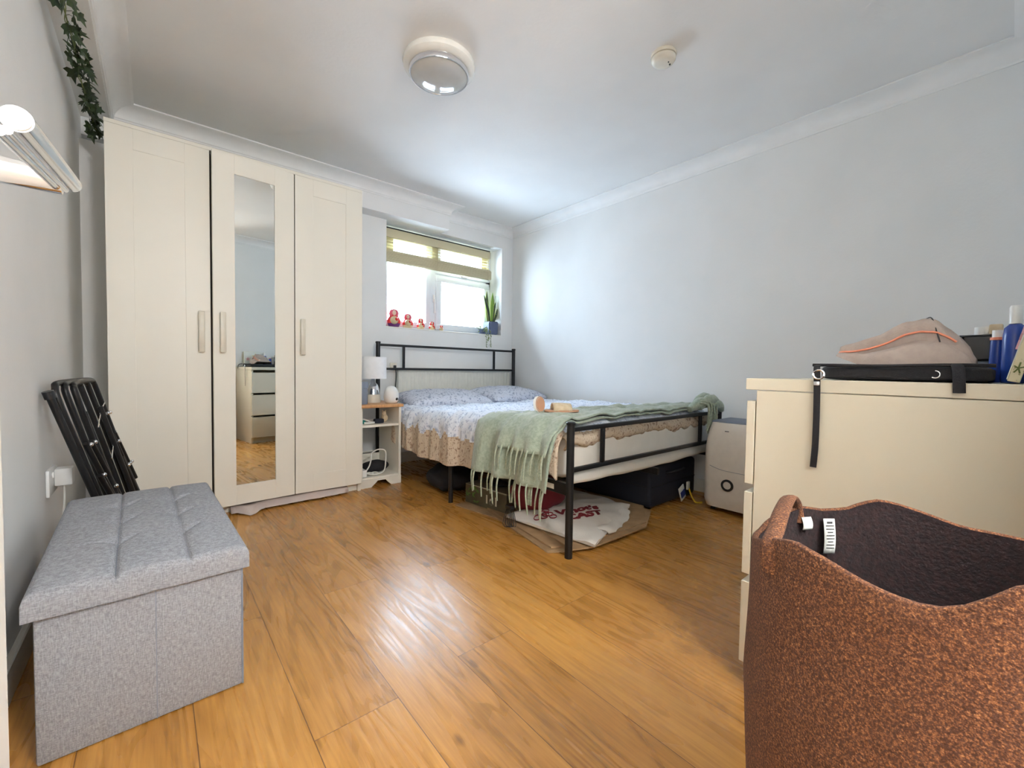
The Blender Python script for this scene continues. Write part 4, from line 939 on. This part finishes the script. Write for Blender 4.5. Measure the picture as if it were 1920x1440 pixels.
def tote_text(s, size, cu, cv, ang, nm='lettering', sxx=1.0):
    bm = text_bm(s, size, Matrix.Translation((cu, cv, 0))@Matrix.Rotation(ang, 4, 'Z')@Matrix.Diagonal((sxx, -1, 1, 1)))
    bmesh.ops.subdivide_edges(bm, edges=[e for e in bm.edges if e.calc_length() > 0.03], cuts=1)
    on_tote(bm); obj(nm, bm, M['maroon'], tt, smooth=0)
tote_text("Vinot's", 0.150, 0.42, 0.60, 0.62, sxx=1.15); tote_text('CAST', 0.130, 0.36, 0.72, 0.62, sxx=1.3)
bm = B()
for k in range(9):      # line drawing beside the lettering
    a0 = k*0.7; pts = [(0.16+0.085*cos(a0)*(k % 3)/2+0.035*cos(a), 0.36+0.085*sin(a0)*(k % 3)/2+0.035*sin(a), 0) for a in [2*pi*q/14 for q in range(14)]]
    tube(bm, pts, 0.0035, seg=4, closed=True)
on_tote(bm); obj('line_drawing', bm, M['maroon'], tt, smooth=0)
# game box
gb = thing('game_box', 'dark olive game box with a leaf picture under the near side of the bed', 'box', (1.50, 1.95, 0.007))
gp = [(1.405, 2.075), (1.440, 1.735), (1.66, 1.76), (1.66, 2.12)]
bm = B(); prism(bm, [(x, y, 0.007) for x, y in gp], (0, 0, 0.105)); obj('box_body', bm, M['boxdark'], gb, smooth=0)
slab('lid_top', gp, 0.1125, 0.004, M['boxtop'], parent=gb)
bm = B(); g0, g1 = Vector((1.405, 2.075, 0)), Vector((1.440, 1.735, 0)); nrm_ = Vector((-1, -0.1, 0)).normalized()
for k in range(16):
    f = R.uniform(0.05, 0.32); c = g0.lerp(g1, f)+Vector((0, 0, R.uniform(0.02, 0.105)))+nrm_*0.003; leafquad(bm, c, ((g1-g0).normalized()*R.uniform(-1, 1)+Vector((0, 0, R.uniform(-.6, 1)))), 0.014, 0.035, nrm_)
obj('leaf_print', bm, M['boxgreen'], gb, smooth=0)
e_ = (g1-g0).normalized()
mt4 = Matrix(((e_.x, 0, nrm_.x, 0), (e_.y, 0, nrm_.y, 0), (0, 1, 0, 0), (0, 0, 0, 1)))
c = g0.lerp(g1, 0.66)+nrm_*0.003+Vector((0, 0, 0.040)); obj('lettering', text_bm('l a l', 0.062, Matrix.Translation(c)@mt4), M['cream'], gb, smooth=0)
bm = B(); prism(bm, [(1.405-0.002, 2.0, 0.118), (1.440-0.002, 1.735, 0.118), (1.444, 1.735, 0.118), (1.409, 2.0, 0.118)], (0, 0, 0.003)); obj('lid_edge', bm, M['cream'], gb, smooth=0)
# red bag, umbrella pouch, whisk-like cable clip
bm = B(); blob(bm, (1.60, 1.66, 0.125), 0.155, 0.13, 0.10, 0.18, 14, 32, 4)
for v in bm.verts: v.co.z = max(v.co.z, 0.033)
tag(obj('red_bag', bm, M['redbag'], smooth=70), 'dark red fabric bag slumped behind the green fringe under the bed', 'bag')
bm = B(); blob(bm, (1.50, 2.36, 0.085), 0.15, 0.16, 0.085, 0.30, 14, 28, 2)
tag(obj('black_backpack', bm, M['black'], smooth=70), 'slumped black bag on the floor beside the bed middle leg', 'bag')
bm = B(); blob(bm, (1.53, 1.93, 0.130), 0.05, 0.09, 0.012, 0.2, 30, 20, 5); tag(obj('black_glove', bm, M['black'], smooth=70), 'small flat black cloth on top of the game box', 'cloth')
wk = thing('cable_bundle', 'thin black looped wires on the floor between game box and tote bag', 'cable', (1.37, 1.64, 0.008))
for k in range(4):
    dx = 0.008*k; obj('wire_loop', tb(smoothpath([(1.40, 1.68-dx, 0.075), (1.365+dx*.5, 1.655-dx, 0.05), (1.335+dx, 1.635-dx*1.4, 0.012), (1.345+dx, 1.60-dx, 0.010), (1.37+dx*.5, 1.62-dx, 0.045), (1.402, 1.66-dx, 0.075)], 6), 0.0017, seg=6), M['plastic_b'], wk)
obj('binding', bx(1.39, 1.42, 1.645, 1.69, 0.066, 0.088, 0.006), M['plastic_b'], wk)
# suitcase
sc = thing('suitcase', 'dark navy fabric suitcase pushed under the foot of the bed', 'suitcase', (2.4, 1.6, 0))
obj('shell', bx(2.13, 2.66, 1.30, 2.0, 0.012, 0.252, 0.022, 3), M['navy'], sc)
bm = B(); tube(bm, [(2.15, 1.298, 0.135), (2.64, 1.298, 0.135)], 0.003); tube(bm, [(2.128, 1.32, 0.135), (2.128, 1.98, 0.135)], 0.003); obj('zip', bm, M['black'], sc)
bm = B(); tube(bm, smoothpath([(2.30, 1.30, 0.20), (2.32, 1.278, 0.205), (2.46, 1.278, 0.205), (2.48, 1.30, 0.20)], 5), 0.008); obj('handle', bm, M['black'], sc)
for x, y in ((2.18, 1.33), (2.61, 1.33), (2.18, 1.97), (2.61, 1.97)): obj('wheel', lt([(0, -0.012), (0.016, -0.012), (0.018, 0), (0.016, 0.012), (0, 0.012)], (x, y, 0.018), seg=16, axis='X'), M['plastic_b'], sc)
tg_ = thing('luggage_tag', 'blue and white luggage tag with a yellow strap by the suitcase', 'tag', (2.45, 1.25, 0.0))
obj('tag_card', bx(2.415, 2.475, 1.268, 1.274, 0.015, 0.105, 0.002, mtx=Matrix.Translation((2.44, 1.27, 0.05))@Matrix.Rotation(radians(-24), 4, 'Y')@Matrix.Translation((-2.44, -1.27, -0.05))), M['label'], tg_)
obj('tag_print', bx(2.42, 2.47, 1.264, 1.2675, 0.035, 0.075, 0.001, 1, mtx=Matrix.Translation((2.44, 1.27, 0.05))@Matrix.Rotation(radians(-24), 4, 'Y')@Matrix.Translation((-2.44, -1.27, -0.05))), M['bow'], tg_)
obj('white_clip', bx(2.49, 2.52, 1.262, 1.274, 0.07, 0.12, 0.004), M['label'], tg_)
obj('yellow_strap', tb(smoothpath([(2.505, 1.262, 0.08), (2.515, 1.25, 0.035), (2.50, 1.215, 0.006), (2.53, 1.19, 0.005)], 6), 0.0055, seg=8, flat=0.5), M['yellow'], tg_)

# ------------------------------------------------------------------ dehumidifier
de = thing('dehumidifier', 'white dehumidifier with a round black-ringed dial standing by the right wall', 'appliance', (2.57, 1.02, 0))
bm = B(); rows_ = []
def dprof(z):    # outline inset by height
    return 0.0 if z < 0.30 else 0.030*((z-0.30)/0.21)**2.4
for k in range(26):
    z = 0.028+0.482*k/25; ins = dprof(z)+ (0.012*(1-k/2) if k < 2 else 0)
    x0, x1, y0, y1 = 2.43+ins*0.5, 2.70, 0.835+ins, 1.148-ins; r_ = 0.045; row = []
    for (cx2, cy2, a0) in ((x1-r_*.4, y1-r_*.4, 0), (x0+r_, y1-r_, pi/2), (x0+r_, y0+r_, pi), (x1-r_*.4, y0+r_*.4, 3*pi/2)):
        rq = r_ if cx2 < 2.6 else r_*.4
        for q in range(7): a = a0+pi/2*q/6; row.append(Vector((cx2+rq*cos(a), cy2+rq*sin(a), z)))
    rows_.append(row)
V = grid(bm, rows_, cv=True); bm.faces.new(V[0][::-1]); bm.faces.new(V[-1])
obj('housing', bm, M['hum'], de, smooth=40)
obj('control_top', bx(2.455, 2.70, 0.87, 1.112, 0.508, 0.520, 0.004), M['greyplastic'], de)
obj('dial_ring', lt([(0.021, 0), (0.033, 0), (0.033, -0.005), (0.021, -0.005), (0.021, 0)], (2.430, 1.005, 0.165), seg=36, axis='X'), M['plastic_b'], de)
obj('dial', lt([(0, -0.002), (0.021, -0.002), (0.021, 0.002), (0, 0.002)], (2.429, 1.005, 0.165), seg=36, axis='X'), M['hum'], de)
obj('tank_seam', tb(smoothpath([(2.4295, 1.105, 0.262), (2.4295, 1.03, 0.245), (2.4295, 0.88, 0.242)], 5), 0.0012, seg=5), M['greyplastic'], de)
obj('brand_mark', bx(2.4365, 2.4385, 1.008, 1.03, 0.463, 0.467), M['ink'], de, smooth=0)
for y in (0.88, 1.10): obj('caster', bx(2.47, 2.66, y-0.012, y+0.012, 0.0, 0.030, 0.004), M['plastic_b'], de)

# ------------------------------------------------------------------ chest of drawers
DX0, DX1, DY_0, DY_1, DH = 1.134, 1.934, -0.030, 0.428, 0.78
cd = thing('chest_of_drawers', 'warm white three-drawer chest behind the brown laundry basket', 'chest of drawers', (1.53, 0.2, 0))
obj('top', bx(DX0-0.001, DX1+0.001, DY_0, DY_1+0.003, DH-0.028, DH, 0.001, 1), M['dresser'], cd)
bm = B()
for x in (DX0, DX1-0.02): box(bm, x, x+0.02, DY_0, DY_1-0.022, 0, DH-0.0295, 0.001, 1)
box(bm, DX0+0.02, DX1-0.02, DY_0, DY_0+0.006, 0.04, DH-0.03); box(bm, DX0+0.02, DX1-0.02, DY_1-0.06, DY_1-0.045, 0, 0.075)
obj('carcass', bm, M['dresser'], cd)
for k in range(3):
    z1 = DH-0.056-k*0.2285; z0 = z1-0.208
    bm = B(); box(bm, DX0+0.0005, DX1-0.0005, DY_1-0.019, DY_1, z0, z1, 0.0012, 1); box(bm, DX0+0.03, DX1-0.03, DY_0+0.03, DY_1-0.02, z0+0.02, z1-0.05)
    obj('drawer', bm, M['dresser'], cd)
# black laptop bag with a hanging strap
zt2 = DH
lb = thing('laptop_bag', 'flat black laptop bag with a strap hanging down the chest side', 'bag', (1.35, 0.16, zt2))
bm = B(); t = bmesh.new(); bmesh.ops.create_cube(t, size=1); bmesh.ops.subdivide_edges(t, edges=t.edges[:], cuts=10, use_grid_fill=True)
for v in t.verts:
    c = v.co*2; l = 8.0; m_ = max(abs(c.x), abs(c.y), abs(c.z)); c = c*(m_/((abs(c.x)**l+abs(c.y)**l+abs(c.z)**l)**(1/l)))
    x, y = 1.36+c.x*0.19, 0.160+c.y*0.135; v.co = Vector((x, y, zt2+0.0165+c.z*0.0155+0.002*noise.noise(Vector((x*9, y*9, 0)))*(1 if c.z > 0 else 0)))
merge(bm, t); obj('body', bm, M['black'], lb, smooth=60)
obj('piping', tb([(1.166, 0.02+0.28*k/8, zt2+0.033+0.001*sin(k)) for k in range(9)], 0.0035, seg=8), M['black'], lb)
bm = B(); tube(bm, smoothpath([(1.16, 0.285, zt2+0.032), (1.135, 0.284, zt2+0.030), (1.122, 0.280, zt2+0.005), (1.122, 0.279, zt2-0.03), (1.121, 0.278, zt2-0.09), (1.123, 0.279, zt2-0.15), (1.122, 0.281, zt2-0.195)], 6), 0.0062, seg=8, flat=0.25)
obj('strap', bm, M['black'], lb, smooth=60)
bm = B(); tube(bm, [(1.118, 0.276+0.010*cos(a), zt2+0.012+0.010*sin(a)) for a in [2*pi*k/14 for k in range(14)]], 0.0022, seg=6, closed=True); box(bm, 1.1150, 1.1195, 0.2735, 0.2845, zt2-0.012, zt2-0.003, 0.001); obj('buckle', bm, M['chrome'], lb)
bm = B(); tube(bm, smoothpath([(1.20, 0.072, zt2+0.034), (1.15, 0.068, zt2+0.033), (1.128, 0.064, zt2+0.018), (1.122, 0.062, zt2-0.018)], 6), 0.0085, seg=8, flat=0.35); obj('tab', bm, M['black'], lb)
bm = B(); tube(bm, [(1.162, 0.098+0.007*cos(a), zt2+0.016+0.007*sin(a)) for a in [0.5*pi+1.2*pi*k/10 for k in range(11)]], 0.0012, seg=6); obj('logo_ring', bm, M['chrome'], lb)
# pink canvas pouch
pk = thing('pink_pouch', 'slouchy dusty pink canvas pouch with coral zip on the laptop bag', 'pouch', (1.30, 0.16, zt2+0.034))
zp = zt2+0.034
def ph(y):    # silhouette height along the pouch
    K = [(0.052, 0.016), (0.060, 0.042), (0.072, 0.060), (0.090, 0.082), (0.108, 0.100), (0.130, 0.106), (0.155, 0.098), (0.185, 0.081), (0.215, 0.065), (0.240, 0.053), (0.262, 0.044), (0.275, 0.036)]
    for (a, b_), (c_, d_) in zip(K, K[1:]):
        if a <= y <= c_: return b_+(d_-b_)*(y-a)/(c_-a)
    return K[0][1] if y < K[0][0] else K[-1][1]
bm = B(); rows_ = []
for i in range(41):
    y = 0.050+0.222*i/40; h_ = ph(y)*0.97; row = []
    lift = 0.024*max(0, (y-0.225)/0.05)**1.0
    for k in range(25):
        a = pi*k/24; wx_ = 0.095*(1-0.25*abs(i-20)/20); cx3 = 1.305
        xx = cx3-wx_*cos(a)*(1-0.18*sin(a)); zz = zp+lift+(h_-lift)*sin(a)**0.75
        crease = 0.006*noise.noise(Vector((y*28, a*2.0, 0)))+0.007*math.exp(-((a-0.62-0.9*max(0, y-0.12))/0.12)**2)*-1
        crease -= 0.020*math.exp(-((a-0.60)/0.22)**2)*min(1, max(0, (y-0.085)/0.04))*min(1, max(0, (0.265-y)/0.05)); crease += 0.010*math.exp(-((a-1.05)/0.2)**2)*min(1, max(0, (y-0.08)/0.04))
        row.append(Vector((xx-crease*cos(a), y+0.003*noise.noise(Vector((a*4, y*20, 3))), zz+crease*sin(a))))
    rows_.append(row)
V = grid(bm, rows_); bm.faces.new([v for v in V[0]]); bm.faces.new([v for v in V[-1]][::-1])
for j in (0,): pass
obj('pouch_body', bm, M['pink'], pk, smooth=70)
def onp(i, k): return rows_[i][k]+Vector((-0.002, 0, 0.001))
bm = B(); tube(bm, [onp(i, 6) for i in range(5, 41)], 0.0022, seg=6); obj('zip', bm, M['coral'], pk, smooth=60)
bm = B(); tube(bm, smoothpath([onp(14-int(k*0.6), 13-k) for k in (1, 4, 7, 9)], 5), 0.0012, seg=6); obj('seam', bm, M['ink'], pk)
# organiser, jar, bottle, star canvas
og = thing('desk_organiser', 'black mesh organiser box beside the pink pouch', 'organiser', (1.56, 0.04, zt2))
bm = B()
for a in ((1.50, 1.60, 0.017, 0.021, 0, 0.075), (1.50, 1.60, 0.079, 0.083, 0, 0.108), (1.50, 1.504, 0.017, 0.083, 0.055, 0.108), (1.596, 1.60, 0.017, 0.083, 0, 0.108), (1.50, 1.60, 0.017, 0.083, 0, 0.004), (1.50, 1.504, 0.017, 0.032, 0, 0.06)): box(bm, a[0], a[1], a[2], a[3], zt2+a[4], zt2+a[5])
obj('tray', bm, M['plastic_b'], og, smooth=0)
obj('card', bx(1.494, 1.498, 0.022, 0.036, zt2+0.068, zt2+0.10), M['label'], og, smooth=0)
obj('folded_cloth', bx(1.51, 1.59, 0.025, 0.075, zt2+0.006, zt2+0.050, 0.006), M['greyplastic'], og)
obj('rim', bx(1.495, 1.605, 0.012, 0.088, zt2+0.1085, zt2+0.112, 0.001, 1), M['plastic_b'], og)
jr = thing('cream_jar', 'small cosmetics jar with tan lid on the black organiser', 'jar', (1.53, 0.035, zt2+0.112))
obj('jar_body', lt([(0, 0), (0.016, 0), (0.017, 0.004), (0.017, 0.020), (0, 0.020)], (1.535, 0.048, zt2+0.1122), seg=24), M['plastic_w'], jr)
obj('lid', bx(1.5, 1.53, 0.018, 0.040, zt2+0.1122, zt2+0.136, 0.003), M['straw'], jr)
bt = thing('blue_bottle', 'tall blue toiletry bottle with white cap by the star canvas', 'bottle', (1.36, 0.0, zt2))
obj('bottle_body', lt([(0, 0), (0.017, 0), (0.018, 0.004), (0.018, 0.10), (0.016, 0.118), (0.009, 0.126), (0, 0.126)], (1.408, 0.000, zt2), seg=24), M['blue'], bt)
obj('bottle_cap', lt([(0, 0.127), (0.010, 0.127), (0.010, 0.162), (0.008, 0.166), (0, 0.166)], (1.408, 0.000, zt2), seg=20), M['plastic_w'], bt)
bt2 = thing('blue_tube', 'short blue tube with orange top between organiser and tall bottle', 'bottle', (1.42, 0.03, zt2))
obj('tube_body', lt([(0, 0), (0.013, 0), (0.014, 0.004), (0.012, 0.10), (0, 0.10)], (1.456, 0.024, zt2), seg=20), M['blue'], bt2)
obj('tube_cap', lt([(0, 0.101), (0.010, 0.101), (0.010, 0.118), (0, 0.118)], (1.456, 0.024, zt2), seg=20), M['plastic_w'], bt2)
obj('orange_band', lt([(0, 0.095), (0.0128, 0.095), (0.0128, 0.101), (0, 0.101)], (1.452, 0.024, zt2+0.0006), seg=20), M['coral'], bt2)
ca = thing('star_canvas', 'small speckled cream canvas with starfish leaning on the wall behind the chest', 'picture', (1.33, 0.0, zt2))
lean = Matrix.Translation((1.289, 0.000, zt2))@Matrix.Rotation(radians(12), 4, 'X')
def cb(x0, x1, y0, y1, z0, z1, **k): return bx(x0, x1, y0, y1, z0, z1, mtx=lean, **k)
def speck():
    return mat('speckled_cream_canvas', (0.66, 0.60, 0.42), 0.8, scale=130, col2=(0.30, 0.26, 0.14), detail=1)
M['speck'] = speck(); cr_ = [n for n in M['speck'].node_tree.nodes if n.type == 'VALTORGB'][0]; cr_.color_ramp.elements[0].position = 0.30; cr_.color_ramp.elements[1].position = 0.36
obj('canvas', cb(-0.085, 0.085, -0.008, 0.008, 0.004, 0.17, bev=0.001, seg=1), M['speck'], ca)
obj('front_panel', cb(-0.083, 0.083, 0.0082, 0.0095, 0.007, 0.167), M['label'], ca, smooth=0)
def star(cx2, cz2, r_, m, nm):
    bm = B(); pts = []
    for k in range(10):
        a = pi/2+pi*k/5; q = r_ if k % 2 == 0 else r_*0.42; pts.append((cx2+q*cos(a), 0.0096, cz2+q*sin(a)))
    prism(bm, pts, (0, 0.003, 0)); bmesh.ops.transform(bm, matrix=lean, verts=bm.verts[:]); obj(nm, bm, m, ca, smooth=0)
star(0.030, 0.115, 0.038, M['stary'], 'yellow_star'); star(-0.048, 0.085, 0.025, M['starp'], 'pink_star')
bm = B()
for k in range(5):
    a = pi/2+2*pi*k/5; bm2 = None; tube(bm, [(-0.0862, 0.0, 0.030), (-0.0862, 0.0065*cos(a), 0.030+0.011*sin(a))], 0.0011, seg=4)
bmesh.ops.transform(bm, matrix=lean, verts=bm.verts[:]); obj('side_star', bm, M['ivystem'], ca)

# ------------------------------------------------------------------ laundry basket
lbk = thing('laundry_basket', 'tall rust-brown felt laundry basket with a loop handle, by the chest', 'basket', (0.69, 0.045, 0))
bc = Vector((0.660, 0.030, 0))
def rim(a):   # rim height round the basket; a=0 is +x (toward the chest)
    d = math.degrees(a) % 360
    K = [(0, 0.582), (5, 0.584), (12, 0.591), (22, 0.600), (29, 0.604), (35, 0.598), (42, 0.586), (52, 0.583), (65, 0.590), (80, 0.580), (95, 0.572), (110, 0.575), (122, 0.588), (135, 0.606), (145, 0.616), (155, 0.613), (167, 0.606), (175, 0.604), (181, 0.608), (185, 0.617), (192, 0.640), (205, 0.655), (235, 0.640), (270, 0.600), (320, 0.586), (360, 0.582)]
    for (p, q), (s_, t_) in zip(K, K[1:]):
        if p <= d <= s_: f = (d-p)/(s_-p); return q+(t_-q)*f
    return 0.60
def brad(a, f):
    r_ = 0.181+0.025*f-0.012*max(0, f-0.70)/0.3
    return r_
bm = B(); NA = 96; rows_ = []
for k in range(31):
    f = k/30; row = []
    for q in range(NA):
        a = 2*pi*q/NA; z = rim(a)*f; r_ = brad(a, f)+0.002*noise.noise(Vector((cos(a)*4, sin(a)*4, f*5))); row.append(Vector((bc.x+r_*cos(a), bc.y+r_*sin(a), 0.002+z)))
    rows_.append(row)
V = grid(bm, rows_, cv=True); bm.faces.new(V[0][::-1])
lip = [[p+(Vector((bc.x, bc.y, p.z))-p).normalized()*i_+Vector((0, 0, j_)) for p in rows_[-1]] for i_, j_ in ((0.002, 0.002), (0.005, 0.0025), (0.0075, 0.0))]
grid(bm, [rows_[-1]]+lip, cv=True); bmesh.ops.remove_doubles(bm, verts=bm.verts[:], dist=0.0004)
obj('outer_wall', bm, M['felt'], lbk, smooth=70)
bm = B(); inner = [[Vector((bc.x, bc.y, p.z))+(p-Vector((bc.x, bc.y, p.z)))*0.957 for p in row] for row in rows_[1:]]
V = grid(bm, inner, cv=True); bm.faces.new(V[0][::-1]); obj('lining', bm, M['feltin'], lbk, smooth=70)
def rimp(deg, dz=0, dr=0): a = radians(deg); r_ = brad(a, 1)+dr; return Vector((bc.x+r_*cos(a), bc.y+r_*sin(a), rim(a)+dz))
def CH(t, z): p = rimp(135).lerp(rimp(67), t); p.z = z; return p
bm = B(); tube(bm, smoothpath([rimp(136, -0.035, 0.001), rimp(135, -0.004, 0.001), CH(0.15, 0.609), CH(0.35, 0.617), CH(0.6, 0.619), CH(0.82, 0.614), rimp(67, 0.006, -0.004), rimp(66, -0.02, -0.006)], 6), 0.010, seg=10, flat=0.45)
obj('handle', bm, M['felt'], lbk, smooth=70)
def tagcard(deg, w_, z1, z0, nm):
    c = rimp(deg, 0, -0.012); a = radians(deg); tdir_ = Vector((-sin(a), cos(a), 0)); bm = B()
    rw = [[c+tdir_*(w_*(s_-0.5))+Vector((0, 0, z1+(z0-z1)*t_))-Vector((cos(a), sin(a), 0))*0.004*sin(t_*2.4) for s_ in (0, 0.5, 1)] for t_ in [i/6 for i in range(7)]]
    grid(bm, rw); o = obj(nm, bm, M['label'], lbk, smooth=60, solid=0.0008)
    if z1-z0 > 0.03:
        bm = B()
        for i in range(9):
            t_ = 0.10+0.09*i; ww = w_*(0.72 if i % 3 else 0.5); cc = c+Vector((0, 0, z1+(z0-z1)*t_))-Vector((cos(a), sin(a), 0))*(0.004*sin(t_*2.4)+0.0012); hh = 0.0016 if i == 0 else 0.0008
            vs_ = [bm.verts.new(cc+tdir_*(ww*s_)+Vector((0, 0, h2))) for s_, h2 in ((-.5, -hh), (.5, -hh), (.5, hh), (-.5, hh))]; bm.faces.new(vs_)
        obj('care_text', bm, M['ink'], o, smooth=0)
tagcard(51, 0.017, -0.008, -0.060, 'care_label'); tagcard(63, 0.017, -0.010, -0.028, 'small_label')
